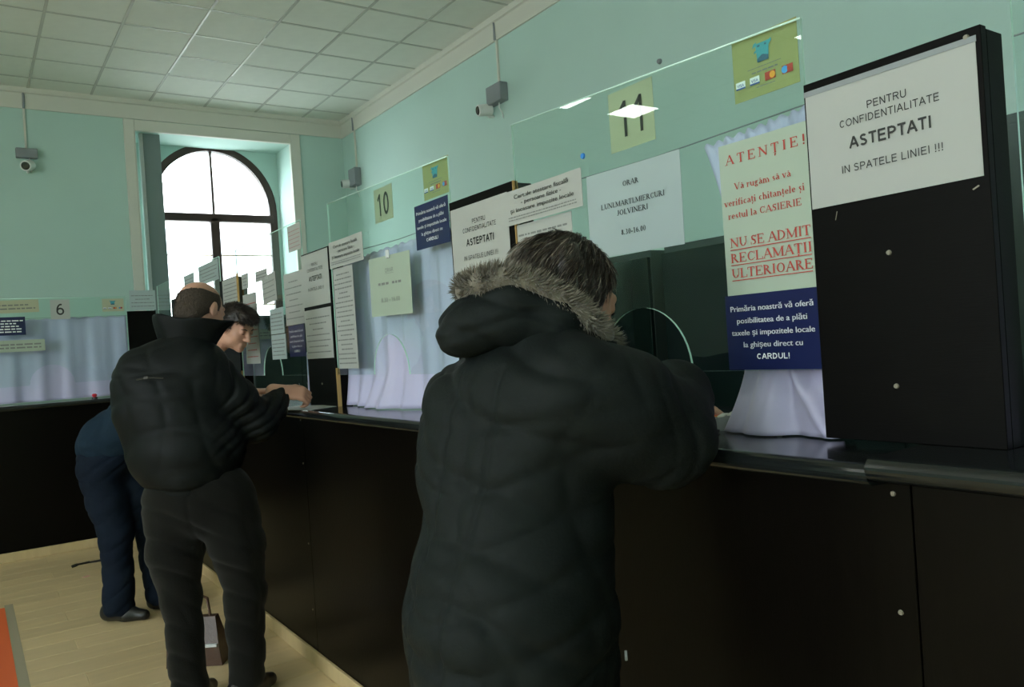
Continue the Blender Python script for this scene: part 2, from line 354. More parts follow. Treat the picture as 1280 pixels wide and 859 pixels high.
# a small serif alphabet: stems 'S x0 y0 x1 y1' thick, 'T' thin, arcs 'A cx cy rx ry a0 a1', serif feet 'F x y', dots 'D x y'
G = {
'A': (.72, 'T .08 0 .36 .68;S .64 0 .36 .68;T .18 .24 .54 .24;F .08 0;F .64 0'), 'E': (.62, 'S .13 0 .13 .66;T .04 .01 .56 .01;T .04 .65 .54 .65;T .13 .34 .4 .34;T .56 .0 .56 .16;T .54 .66 .54 .52;T .4 .26 .4 .42'),
'T': (.62, 'S .31 0 .31 .66;T .04 .65 .58 .65;T .05 .65 .05 .5;T .57 .65 .57 .5;F .31 0'), 'N': (.74, 'T .12 0 .12 .66;T .62 0 .62 .66;S .12 .64 .62 .02;F .12 0;F .1 .65;F .62 .65'),
'I': (.34, 'S .17 0 .17 .66;F .17 .01;F .17 .65'), 'R': (.68, 'S .14 0 .14 .66;A .2 .49 .27 .165 -90 90;T .14 .65 .2 .65;T .14 .33 .2 .33;S .3 .32 .58 0;F .14 0;F .6 0;T .05 .65 .16 .65'),
'C': (.66, 'A .36 .33 .29 .33 50 310;T .6 .66 .6 .46;T .6 .2 .6 .1'), 'S': (.52, 'A .26 .49 .18 .17 20 250;A .26 .17 .19 .17 -110 110;T .45 .66 .45 .5;T .06 .0 .06 .18;S .13 .4 .4 .26'),
'D': (.72, 'S .14 0 .14 .66;A .26 .33 .38 .325 -90 90;T .04 .65 .28 .65;T .04 .01 .28 .01'), 'M': (.88, 'T .12 0 .12 .66;S .12 .64 .43 .04;T .43 .04 .74 .64;S .75 0 .75 .66;F .12 0;F .75 0;F .08 .65;F .79 .65'),
'L': (.6, 'S .14 0 .14 .66;F .14 .65;T .04 .01 .56 .01;T .56 0 .56 .18'), 'O': (.72, 'A .36 .33 .31 .33 0 360'), 'U': (.7, 'S .14 .2 .14 .66;A .36 .22 .23 .22 180 360;T .59 .2 .59 .66;F .14 .65;F .59 .65'),
'V': (.7, 'S .1 .66 .36 0;T .62 .66 .36 0;F .1 .65;F .62 .65'), 'J': (.42, 'S .26 .12 .26 .66;A .15 .1 .12 .1 200 360;F .26 .65'),
'a': (.46, 'S .34 .03 .34 .34;A .22 .32 .13 .12 10 160;A .19 .12 .13 .12 60 300;T .34 .03 .44 .03;T .2 .24 .34 .26'), 'c': (.42, 'A .24 .22 .18 .22 50 310'), 'e': (.44, 'A .23 .22 .18 .22 10 315;T .08 .25 .39 .25'),
'f': (.32, 'S .14 0 .14 .55;A .25 .55 .11 .13 60 180;T .03 .43 .28 .43;F .14 0'), 'g': (.46, 'A .2 .29 .14 .14 0 360;A .22 -.06 .18 .12 0 360;T .1 .15 .2 .1;T .3 .4 .44 .42'), 'h': (.52, 'S .12 0 .12 .68;A .26 .26 .14 .17 0 140;S .4 0 .4 .28;F .12 0;F .4 0'),
'i': (.27, 'S .13 0 .13 .42;F .13 0;T .04 .42 .13 .42;D .13 .6'), 'l': (.27, 'S .13 0 .13 .68;F .13 0;T .04 .67 .13 .67'), 'm': (.78, 'S .12 0 .12 .43;A .25 .26 .13 .17 0 140;S .38 0 .38 .28;A .52 .26 .14 .17 0 140;S .66 0 .66 .28;F .12 0;F .38 0;F .66 0'),
'n': (.52, 'S .12 0 .12 .43;A .26 .26 .14 .17 0 140;S .4 0 .4 .28;F .12 0;F .4 0;T .03 .42 .12 .42'), 'r': (.38, 'S .12 0 .12 .43;A .26 .28 .12 .15 40 140;F .12 0;T .03 .42 .12 .42'), 's': (.38, 'A .19 .32 .12 .11 20 250;A .19 .11 .13 .11 -110 110;S .11 .27 .27 .16'),
't': (.3, 'S .13 .1 .13 .58;A .22 .1 .09 .1 180 300;T .03 .43 .27 .43'), 'u': (.52, 'S .12 .14 .12 .43;A .24 .14 .13 .14 180 330;S .4 0 .4 .43;T .03 .42 .12 .42;T .4 .01 .49 .01'), 'v': (.48, 'S .08 .43 .24 0;T .4 .43 .24 0;F .08 .42;F .4 .42'),
'8': (.5, 'A .25 .49 .15 .17 0 360;A .25 .17 .18 .17 0 360'), '3': (.5, 'A .22 .49 .16 .17 -80 130;A .22 .17 .2 .17 -130 90'), '0': (.5, 'A .25 .33 .19 .33 0 360'), '1': (.5, 'S .26 0 .26 .66;F .26 0;T .12 .56 .26 .66'), '6': (.5, 'A .25 .2 .19 .2 0 360;A .4 .25 .34 .41 105 180'),
'-': (.34, 'S .05 .22 .29 .22'), '.': (.24, 'D .11 .05'), ',': (.24, 'D .11 .05;T .13 .04 .08 -.1'), '!': (.33, 'S .16 .2 .16 .68;D .16 .05'), ' ': (.26, ''),
}
for a, b, d in (('Ț', 'T', 'D .31 -.12;T .33 -.12 .28 -.24'), ('ț', 't', 'D .15 -.12;T .17 -.12 .12 -.24'), ('ș', 's', 'D .19 -.12;T .21 -.12 .16 -.24'), ('ă', 'a', 'A .21 .58 .1 .08 190 350'), ('Ă', 'A', '')):
    G[a] = (G[b][0], G[b][1] + ';' + d)
# plain upright capitals and digits, even stroke
H_ = {
'A': (.68, 'S .05 0 .34 .69;S .63 0 .34 .69;S .17 .24 .51 .24'), 'C': (.70, 'A .36 .345 .29 .345 42 318'), 'D': (.70, 'S .11 0 .11 .69;A .29 .345 .33 .345 -90 90;S .07 .645 .31 .645;S .07 .045 .31 .045'),
'E': (.64, 'S .11 0 .11 .69;S .07 .645 .57 .645;S .07 .36 .54 .36;S .07 .045 .59 .045'), 'F': (.60, 'S .11 0 .11 .69;S .07 .645 .56 .645;S .07 .35 .50 .35'), 'I': (.26, 'S .13 0 .13 .69'), 'L': (.56, 'S .11 0 .11 .69;S .07 .045 .52 .045'),
'N': (.70, 'S .11 0 .11 .69;S .59 0 .59 .69;S .12 .67 .58 .02'), 'O': (.76, 'A .38 .345 .335 .355 0 360'), 'P': (.65, 'S .11 0 .11 .69;A .37 .485 .235 .205 -90 90;S .07 .645 .38 .645;S .07 .325 .38 .325'),
'R': (.70, 'S .11 0 .11 .69;A .39 .50 .235 .19 -90 90;S .07 .645 .40 .645;S .07 .355 .40 .355;S .38 .35 .62 0'), 'S': (.64, 'A .32 .505 .24 .19 25 250;A .32 .19 .26 .20 -155 75;S .19 .40 .45 .31'), 'T': (.60, 'S .30 0 .30 .67;S .03 .645 .57 .645'),
'U': (.70, 'S .105 .22 .105 .69;A .35 .24 .29 .25 180 360;S .595 .22 .595 .69'), '!': (.28, 'S .14 .2 .14 .69;D .14 .05'), ' ': (.28, ''), '0': (.56, 'A .28 .345 .235 .355 0 360'), '1': (.56, 'S .33 0 .33 .69;S .33 .66 .13 .50'), '6': (.56, 'A .28 .22 .23 .23 0 360;A .33 .26 .28 .44 75 178'),
'8': (.56, 'A .28 .52 .19 .175 0 360;A .28 .19 .235 .20 0 360'), '3': (.56, 'A .26 .52 .2 .175 -90 150;A .26 .19 .235 .20 -150 90'), '.': (.28, 'D .14 .05'), '-': (.33, 'S .04 .26 .29 .26'),
}
def serif_mesh(body, size, track=0, plain=0):
    V = []; Fc = []; x = 0; TH, TN = (plain, plain) if plain else (.115, .05); G = H_ if plain else globals()['G']
    def quad(a, b, c, d): k = len(V); V.extend([a, b, c, d]); Fc.append((k, k + 1, k + 2, k + 3))
    for ch in body:
        wd, code = G[ch]
        for st in code.split(';'):
            if not st: continue
            q = st.split(); c, n = q[0], [float(z) for z in q[1:]]
            if c in 'ST':
                x0, y0, x1, y1 = n; wdt = TH if c == 'S' else TN; L = math.hypot(x1 - x0, y1 - y0) or 1; nx, ny = -(y1 - y0) / L * wdt / 2, (x1 - x0) / L * wdt / 2
                quad((x + x0 + nx, y0 + ny), (x + x0 - nx, y0 - ny), (x + x1 - nx, y1 - ny), (x + x1 + nx, y1 + ny))
            elif c == 'F': quad((x + n[0] - .11, n[1] - .015), (x + n[0] + .11, n[1] - .015), (x + n[0] + .11, n[1] + .02), (x + n[0] - .11, n[1] + .02))
            elif c == 'D': quad((x + n[0] - .055, n[1] - .055), (x + n[0] + .055, n[1] - .055), (x + n[0] + .055, n[1] + .055), (x + n[0] - .055, n[1] + .055))
            elif c == 'A':
                cx, cy, rx, ry, a0, a1 = n; N = max(4, int(abs(a1 - a0) / 20)); prev = None
                for i in range(N + 1):
                    t = math.radians(a0 + (a1 - a0) * i / N); wq = (TN + (TH - TN) * abs(math.cos(t)) ** 1.5) / 2
                    o_ = (x + cx + rx * math.cos(t), cy + ry * math.sin(t)); i_ = (x + cx + max(.01, rx - 2 * wq) * math.cos(t), cy + max(.01, ry - 2 * wq) * math.sin(t))
                    if prev: quad(prev[0], o_, i_, prev[1])
                    prev = (o_, i_)
        x += wd + track
    x -= track
    return [((a - x / 2) * size, b * size) for a, b in V], Fc
class Ink:
    "printed matter of one sheet: each line of words is a part, illegible small print is one part of kind stuff"
    def __init__(s): s.lines = []; s.g = MB(); s.cur = s.g
    def line(s, body, cx, zb, cap, width=None, serif=False, bold=0, rot=0, track=0):
        "centre x, baseline z, capital height, total width"
        s.cur = MB(); s.lines.append(s.cur)
        plain = not serif and all(ch in H_ for ch in body)
        v, f = serif_mesh(body, cap / (.69 if plain else .66), track or (.03 if plain else 0), .088 + bold * 1.1 if plain else 0) if serif or plain else text_mesh(body, cap / .70)
        bold = 0 if plain else bold
        xs = [a for a, b in v]; c = (max(xs) + min(xs)) / 2; sx = width / (max(xs) - min(xs)) if width else 1
        for sh in ((-bold, 0, bold) if bold else (0,)): s.cur.add([(cx + (a - c) * sx + sh * cap, 0, zb + b) for a, b in v], f)
        return s
    def rect(s, x0, x1, z0, z1, y=0): s.cur.add([(x0, y, z0), (x1, y, z0), (x1, y, z1), (x0, y, z1)], [(0, 1, 2, 3)]); return s
    def greek(s, x0, x1, z, h, rnd):
        s.cur = s.g; x = x0
        while x < x1 - h:
            w_ = rnd.uniform(1.5, 5) * h; e = min(x + w_, x1); s.rect(x, e, z, z + h); x = e + h * .8
        return s
    def poly(s, pts, y=0): s.cur.add([(a, y, b) for a, b in pts], [tuple(range(len(pts)))]); return s
    def put(s, root, m, y=-.0016, name=None, label=None, small=None):
        for k, q in enumerate(s.lines + ([s.g] if s.g.v else [])):
            st = q is s.g and not name; nm = name or ('small_print' if st else 'text_line'); vv = q.v
            if root.name in sheets:
                W_, cu_ = sheets[root.name]
                vv = [(a, b - cu_ * (2 * (a / W_ + .5) - 1) ** 2 * math.sin(2.2 * (a / W_ + .5) + .5), c) for a, b, c in vv]
            me = bpy.data.meshes.new(nm); me.from_pydata(vv, [], q.f); me.materials.append(M['grey_ink'] if st and m == M['ink'] else m); me.update()
            o = bpy.data.objects.new(nm, me); C.objects.link(o); o.parent = root; o.location = (0, y, 0)
            if nm == 'small_print': o['kind'] = 'stuff'
        return o
SIDE = -math.pi / 2     # faces the waiting room across the long counter: local x runs towards smaller world y
sheets = {}
def notice(name, label, cat, m, w_, h_, plane, yc, zc, tilt=0, facing='side', curl=.004, group=None, nx=8, thick=.0009):
    "a sheet of paper, centre at (yc, zc) on the plane"
    mb = MB(); k = 0
    for i in range(nx + 1):
        u = i / nx; x = (u - .5) * w_; y = -curl * (2 * u - 1) ** 2 * math.sin(2.2 * u + .5)
        for z in (-h_ / 2, h_ / 2):
            for t in (0, thick): mb.v.append((x, y + t, z))
    for i in range(nx):
        a = i * 4; b = a + 4
        for f in ((a, b, b + 2, a + 2), (a + 1, a + 3, b + 3, b + 1), (a, a + 1, b + 1, b), (a + 2, b + 2, b + 3, a + 3)): mb.f.append(f); mb.mi.append(0)
    mb.f += [(0, 2, 3, 1), (nx * 4, nx * 4 + 1, nx * 4 + 3, nx * 4 + 2)]; mb.mi += [0, 0]
    o = mb.build(name, m); sheets[o.name] = (w_, curl)
    if facing == 'side': o.location = (plane, yc, zc); o.rotation_euler = (0, tilt, SIDE); o.matrix_world = Matrix.Translation((plane, yc, zc)) @ Matrix.Rotation(SIDE, 4, 'Z') @ Matrix.Rotation(-tilt, 4, 'Y')
    else: o.matrix_world = Matrix.Translation((yc, plane, zc)) @ Matrix.Rotation(-tilt, 4, 'Y')
    return tag(o, label, cat, group)
# ------------------------------------------------------------------ the long counter
HC = 1.168
ctr = thing('service_counter', 'long black-brown laminate service counter running from the right foreground to the far corner', 'counter', (1.265, 2.5, 0))
def lo(o, root): o.location = (-root.location[0], -root.location[1], -root.location[2]); return o
seams = [-2.0, -.70, .715, 2.125, 3.53, 4.94, 6.35, 7.17]
for a, b in zip(seams[:-1], seams[1:]):
    bd_ = lo(MB().box(1.247, 1.265, a + .0015, b - .0015, .07, HC - .04, bev=.001).build('front_panel', M['board_h'], ctr), ctr)
lo(MB().box(1.27, 1.29, -2, 7.17, 0, HC - .04).build('back_board', M['board'], ctr), ctr)
for yy in seams[1:-1]:
    for z in (1.111, .915, .55, .25):
        m = MB(); m.tube([(1.2475, yy + .03, z), (1.2445, yy + .03, z)], [.0048, .0038], 12); m.tube([(1.2445, yy + .03, z), (1.2438, yy + .03, z)], .0022, 6)
        lo(m.build('screw_cap', M['screw'], ctr), ctr)
skirt = struct(MB().box(1.232, 1.247, -2, 7.155, 0, .07, bev=.003).build('baseboard_right', M['base']))
def worktop(name, label, x0, x1, y0, y1, z1, th=.038, along='y', parent=None):
    prof = [(x0 + th / 2 - th / 2 * math.cos(t), z1 - th / 2 + th / 2 * math.sin(t)) for t in [math.radians(a) for a in range(-90, 91, 15)]] + [(x1, z1), (x1, z1 - th)]
    m = MB()
    if along == 'y': n = len(prof); m.v = [(x, y, z) for y in (y0, y1) for x, z in prof]
    else: n = len(prof); m.v = [(y, x, z) for y in (y0, y1) for x, z in prof]
    m.f = [tuple(range(n)), tuple(range(2 * n - 1, n - 1, -1))] + [(i, (i + 1) % n, (i + 1) % n + n, i + n) for i in range(n)]; m.mi = [0] * len(m.f)
    return tag(m.build(name, M['top']), label, 'worktop')
worktop('worktop', 'long glossy black worktop under the glass screens, in front of the lilac curtains', 1.18, 1.86, .748, 7.113, HC)
worktop('worktop', 'slightly raised glossy black worktop section in the right foreground below the large black board', 1.172, 1.86, -2, .746, HC + .011)
kc = thing('service_counter', 'dark counter across the far end of the room, below window number 6', 'counter', (-1, 7.19, 0))
for a, b in ((-3.9, -2.6), (-2.6, -1.3), (-1.3, 0), (0, 1.245)):
    lo(MB().box(a + .0015, b - .0015, 7.17, 7.19, .07, HC - .04, bev=.001).build('front_panel', M['board_h'], kc), kc)
lo(MB().box(-3.9, 1.27, 7.195, 7.21, 0, HC - .04).build('back_board', M['board'], kc), kc)
struct(MB().box(-3.9, 1.24, 7.155, 7.17, 0, .07, bev=.003).build('baseboard_back', M['base']))
worktop('worktop', 'black worktop of the far counter under window number 6', 7.115, 7.75, -3.9, 1.86, HC - .001, along='x')

# ------------------------------------------------------------------ black boards between the windows
bounds = [(.611, .935), (1.92, 2.29), (3.36, 3.70), (4.82, 5.17), (6.24, 6.59)]
PT = [1.853, 1.872, 1.878, 1.90, 1.90]
names = ['large black board with the waiting notice in the right foreground', 'dark board behind the head of the woman in the fur-trimmed coat', 'dark board with two white notices beside the hand of the bald man',
         'far dark board with a small framed notice, behind the young man', 'farthest dark board near the corner of the counters']
for i, ((a, b), zt) in enumerate(zip(bounds, PT)):
    zb = HC + (.011 if i == 0 else 0)
    t = thing('divider_board', names[i], 'board', (1.36, (a + b) / 2, zb), SIDE)
    W2 = (b - a) / 2
    MB().box(-W2, W2, -.01, .008, 0, zt - zb, bev=.0012).build('front_board', M['board'], t)
    MB().box(W2 - .018, W2, .0085, .06, 0, zt - zb - .004, bev=.0012).build('side_board', M['board'], t)
    MB().box(-W2, -W2 + .018, .0085, .06, 0, zt - zb - .004, bev=.0012).build('side_board', M['board'], t)
    if i: MB().box(W2, W2 + .003, -.01, .008, 0, (zt - zb) if i == 1 else .17).build('raw_edge', M['rawwood'], t)['label'] = 'bare wood edge strip'
    sc = [(-.012, .335), (-.014, .10), (.14, .66)] if i == 0 else [(0, .1)]
    for x, z in sc:
        MB().tube([(x, -.0103, z), (x, -.0135, z)], [.0048, .0038], 12).build('screw_cap', M['screw'], t)
    if i == 0: MB().add([(-.112, -.0106, .408), (-.1105, -.0106, .408), (-.106, -.0106, .424), (-.108, -.0106, .424)], [(0, 1, 2, 3)]).build('scratch', M['screw'], t); MB().add([(.134, -.0106, .418), (.136, -.0106, .416), (.146, -.0106, .421), (.144, -.0106, .423)], [(0, 1, 2, 3)]).build('scratch', M['screw'], t)
# ------------------------------------------------------------------ glass screens with an arched opening
def top_edge(o, w_, zt):
    MB().tube([(-w_ / 2, -.0022, zt[0] - 1.308), (w_ / 2, -.0022, zt[1] - 1.308)], .0022, 8).build('edge_glint_bead', M['gedge'], o, smooth=True)  # pale bead added along the top rim to catch lamps as a bright line
def screen(name, label, w_, zb, zt, cx, r, loc_, rz):
    t = []
    pts = [(-w_ / 2, zb), (cx - r, zb)] + [(cx - r * math.cos(math.pi * i / 24), zb + r * math.sin(math.pi * i / 24)) for i in range(1, 24)] + [(cx + r, zb), (w_ / 2, zb)]
    pts += [(w_ / 2, zt[1]), (-w_ / 2, zt[0])]
    o = MB().prism([(x, z - zb) for x, z in pts], -.003, .003, 0, 1).build(name, [M['glass'], M['gedge']])
    top_edge(o, w_, zt); o.location = (*loc_, zb); o.rotation_euler = (0, 0, rz); return tag(o, label, 'glass screen')
GX = 1.361
for a, b, zt, lab in ((-.42, .570, (2.02, 2.02), 'clear glass screen at the right edge, past the large black board'),
                      (.938, 1.917, (2.035, 1.985), 'clear glass screen in front of the woman in the coat, with an arched opening'),
                      (2.295, 3.357, (2.062, 2.03), 'clear glass screen over the lilac curtain of window number 10'),
                      (3.71, 4.81, (2.05, 2.05), 'clear glass screen behind the hands of the bald man, third from the right'),
                      (5.18, 6.23, (2.06, 2.06), 'far clear glass screen beyond the young man'), (6.6, 7.15, (2.06, 2.06), 'last narrow glass screen before the corner')):
    screen('glass_screen', lab, b - a, 1.308, zt, 0 if b - a > .6 else 5, .155, (GX, (a + b) / 2), SIDE) if b - a > .6 else None
    if b - a <= .6:
        o = MB().prism([(-(b - a) / 2, 0), ((b - a) / 2, 0), ((b - a) / 2, zt[1] - 1.308), (-(b - a) / 2, zt[0] - 1.308)], -.003, .003, 0, 1).build('glass_screen', [M['glass'], M['gedge']])
        o.location = (GX, (a + b) / 2, 1.308); o.rotation_euler = (0, 0, SIDE); tag(o, lab, 'glass screen')
o = screen('glass_screen', 'clear glass screen of window number 6 on the far counter', 1.13, 1.31, (1.99, 1.99), 0, .155, (.575, 7.30), 0)
o = screen('glass_screen', 'glass screen at the left end of the far counter', 1.13, 1.31, (1.99, 1.99), 0, .155, (-.95, 7.30), 0)
t = thing('divider_board', 'dark corner board right of the lilac curtain on the far counter', 'board', (1.25, 7.3, HC))
MB().box(-.105, .115, -.01, .01, 0, .70, bev=.001).build('front_board', M['board'], t); MB().box(.097, .115, .011, .06, 0, .695).build('side_board', M['board'], t)

# ------------------------------------------------------------------ curtains
def curtain(name, label, u0, u1, zt, zb, folds, amp, base, axis='side', edge=None, seed=0, tuck=0, nu=130, nz=34, fan=0):
    rn = random.Random(seed); ph = [rn.uniform(0, 6.28) for _ in range(6)]; m = MB()
    def cone(u, v):
        t = max(0, (v - .66) / .34); w1 = .05 + .38 * t
        return .055 * t * math.exp(-((u - .62) / w1) ** 2) + .022 * math.exp(-((u - .62 + .55 * t) / .07) ** 2) * min(1, t * 4) - .03 * t * math.exp(-((u - .62 + .25 * t) / .10) ** 2) - .012 * t * math.exp(-((u - .80) / .06) ** 2)
    for i in range(nu + 1):
        for j in range(nz + 1):
            u = i / nu; v = j / nz; z = zt(u) + (zb - zt(u)) * v
            a = math.sin(folds * 6.283 * u + ph[0] + .8 * math.sin(3 * u + ph[1]) + .35 * v * math.sin(5 * u + ph[2])) * .6 + math.sin(folds * 2.3 * 6.283 * u + ph[3] + .5 * v) * .22 * (1 - v * .6) + .3 * math.sin(folds * .37 * 6.283 * u + ph[4] + v)
            d = amp * a * (.35 + .8 * v) * (1 - fan * v ** 2) + fan * cone(u, v) + tuck * max(0, (v - .75) / .25) ** 1.5 * (.6 + .4 * math.sin(u * 11 + ph[5]))
            y = u0 + (u1 - u0) * u + (edge(u, v) if edge else 0)
            z += .004 * math.sin(folds * 2.3 * 6.28 * u) * (v < .02)
            m.v.append((base - d, y, z) if axis == 'side' else (y, base - d, z))
    for i in range(nu):
        for j in range(nz): k = i * (nz + 1) + j; m.f.append((k, k + nz + 1, k + nz + 2, k + 1)); m.mi.append(0)
    o = m.build(name, M['curtain'], smooth=True)
    sol = o.modifiers.new('thickness', 'SOLIDIFY'); sol.thickness = .0012
    return tag(o, label, 'curtain')
curtain('curtain', 'lilac satin curtain inside window number 10, gathered across the whole glass', 2.312, 3.352, lambda u: 1.815 - .01 * u, HC + .004, 7, .020, 1.42, seed=3, tuck=.07)
curtain('curtain', 'narrow gathered lilac curtain behind the red warning notice', .945, 1.245, lambda u: 1.835 - .02 * u, HC + .003, 4.6, .016, 1.42, seed=5, tuck=.0, edge=lambda u, v: -.10 * u * v * (1 - v) * 2.0 - .05 * u * v + (.04 * max(0, v - .8) / .2 * (u - .3)), nu=110, nz=60, fan=1)
curtain('curtain', 'lilac curtain at the right edge of the picture past the large black board', -.4, .603, lambda u: 1.83 - .02 * u, HC + .012, 8, .012, 1.435, seed=9, tuck=.01, edge=lambda u, v: -.035 * u * (1 - v))
curtain('curtain', 'short lilac curtain beside the hand of the bald man, behind the dark board', 3.66, 3.93, lambda u: 1.42, HC + .003, 3, .02, 1.43, seed=11, tuck=.03, nu=60)
curtain('curtain', 'wide lilac curtain behind window number 6 on the far counter', -.6, 1.15, lambda u: 1.835 + .004 * math.sin(9 * u), HC + .012, 8, .022, 7.42, axis='back', seed=21, tuck=.03)
for a, b, lab in ((-.42, .6, 'right edge curtain'), (.93, 1.92, 'woman in the coat'), (2.29, 3.36, 'window number 10')):
    tag(MB().tube([(1.43, a, 1.842), (1.43, (a + b) / 2, 1.832), (1.43, b, 1.842)], .0016, 6).build('curtain_wire', M['grey']), 'thin curtain wire strung behind the glass of the ' + lab, 'wire')
tag(MB().tube([(-.6, 7.42, 1.84), (1.16, 7.42, 1.842)], .0016, 6).build('curtain_wire', M['grey']), 'thin curtain wire above the lilac curtain of window number 6', 'wire')

# ------------------------------------------------------------------ notices
def on(y0, y1, z0, z1, xm, plane):
    k = plane / xm; ya, yb = y0 * k, y1 * k; za, zb = 1.4 + (z0 - 1.4) * k, 1.4 + (z1 - 1.4) * k
    return abs(yb - ya), abs(zb - za), (ya + yb) / 2, (za + zb) / 2
PG = GX - .0045
def sheet(name, label, m, rect, xm, plane=PG, cat='notice', **kw):
    w_, h_, yc, zc = on(*rect, xm, plane); o = notice(name, label, cat, m, w_, h_, plane, yc, zc, **kw); return o, w_, h_
def waiting(o, w_, h_, k=1.0, top=.26):
    i = Ink(); T = h_ / 2; q = w_ / .312
    for b, dz, cap, wd in (('PENTRU', .058, .0135, .072), ('CONFIDENTIALITATE', .080, .0135, .182), ('ASTEPTATI', .121, .0205, .150), ('IN SPATELE LINIEI !!!', .163, .0135, .184)):
        i.line(b, .004, T - dz * q * k, cap * q, wd * q, bold=.045 if cap > .015 else 0)
    i.put(o, M['ink'])
o, a, b = sheet('waiting_notice', 'white landscape notice reading ASTEPTATI on the large black board in the foreground', M['paper'], (.620, .9315, 1.615, 1.832), 1.35, 1.348, curl=.0008); waiting(o, a, b)
m = MB().box(-a / 2 - .002, a / 2 + .002, -.0014, -.0008, b / 2 - .004, b / 2 + .006).build('clear_edge', M['grey'], o)
o, a, b = sheet('waiting_notice', 'glossy laminated notice reading ASTEPTATI on the board left of the fur-trimmed woman', M['film'], (1.95, 2.283, 1.50, 1.845), 1.35, 1.348, curl=.001); waiting(o, a, b)
# ATENTIE
o, a, b = sheet('warning_notice', 'pale green notice with red serif lettering reading ATENTIE', M['paper_g'], (.957, 1.182, 1.466, 1.797), 1.39, tilt=.0, curl=.003); ty = b / 2
i = Ink()
i.line('ATENȚIE!', .004, ty - .135 * b, .019, .195, serif=True, track=.22)
for s_, f_, wd in (('Vă rugăm să vă', .305, .140), ('verificați chitanțele și', .405, .198), ('restul la CASIERIE', .49, .180)): i.line(s_, -.004, ty - f_ * b, .0135, wd, serif=True)
for s_, f_, wd in (('NU SE ADMIT', .675, .196), ('RECLAMAȚII', .775, .196), ('ULTERIOARE', .875, .196)):
    i.line(s_, .004, ty - f_ * b, .019, wd, serif=True); i.rect(.004 - wd / 2, .004 + wd / 2, ty - f_ * b - .0065, ty - f_ * b - .0047)
i.put(o, M['red_ink'])
CARD = [('Primăria noastră vă oferă', .22, .209), ('posibilitatea de a plăti', .38, .177), ('taxele și impozitele locale', .54, .210), ('la ghișeu direct cu', .70, .149), ('CARDUL!', .86, .082)]
def card_notice(label, rect, xm):
    o, a, b = sheet('card_payment_notice', label, M['navy'], rect, xm, curl=.001, plane=PG - .0012); i = Ink()
    for s_, f_, wd in CARD: i.line(s_, 0, b / 2 - f_ * b, .0112 * b / .155, wd * a / .24, bold=.03)
    i.put(o, M['white_ink']); return o
card_notice('navy blue notice with white lettering below the red warning notice', (.955, 1.192, 1.308, 1.470), 1.39)
card_notice('navy blue notice with white lettering high on the glass of window number 10', (2.362, 2.607, 1.757, 1.917), 1.39)
card_notice('small navy notice behind the glass right above the hand of the bald man', (3.80, 4.03, 1.40, 1.557), 1.38)
# opening hours
o, a, b = sheet('opening_hours_notice', 'large pale blue sheet reading ORAR on the glass of window number 11', M['paper_b'], (1.297, 1.632, 1.603, 1.822), 1.39, tilt=-.012, curl=.004)
i = Ink(); T = b / 2
for s_, f_, wd in (('ORAR', .225, .056), ('LUNI,MARTI,MIERCURI', .44, .222), ('JOI,VINERI', .545, .108), ('8.30-16.00', .775, .085)): i.line(s_, 0, T - f_ * b, .0125, wd, serif=True)
i.put(o, M['ink'])
o, a, b = sheet('opening_hours_notice', 'pale green sheet reading ORAR over the lilac curtain of window number 10', M['paper_g'], (2.667, 3.027, 1.537, 1.772), 1.39, tilt=-.02, curl=.004)
i = Ink(); i.line('ORAR', 0, b * .22, .016, .07); i.greek(-.10, -.01, b * .02, .009, random.Random(3)); i.greek(.02, .10, b * .02, .009, random.Random(4)); i.line('8.30 - 16.00', 0, -b * .27, .016, .16)
i.rect(-.037, .037, b * .20, b * .205); i.put(o, M['grey_ink'])
MB().box(-.012, .012, -.008, -.001, b / 2 - .012, b / 2 + .02, bev=.002).build('hanging_clip', M['alu'], o)
# window numbers
def number(label, body, rect, xm=1.39, cap=.088, wd=.082, face='side', m='paper_y'):
    if face == 'side': o, a, b = sheet('number_sign', label, M[m], rect, xm, plane=GX + .0065, cat='number sign', curl=.001)
    else: o = notice('number_sign', label, 'number sign', M[m], rect[1] - rect[0], rect[3] - rect[2], 7.294, (rect[0] + rect[1]) / 2, (rect[2] + rect[3]) / 2, facing='back', curl=.001)
    i = Ink(); i.line(body, 0, -cap / 2, cap, wd, bold=.012); i.put(o, M['ink'])
number('pale yellow sign with a large 11 above the opening hours sheet', '11', (1.370, 1.528, 1.862, 2.012))
number('pale yellow number 10 sign above the lilac curtain', '10', (2.778, 2.942, 1.908, 2.041), cap=.085, wd=.098)
k = 7.3 / 7.1
number('white sign with the number 6 above the far lilac curtain', '6', (.576 * k, .708 * k, 1.4 + .41 * k, 1.4 + .561 * k), cap=.088, wd=.055, face='back', m='paper')
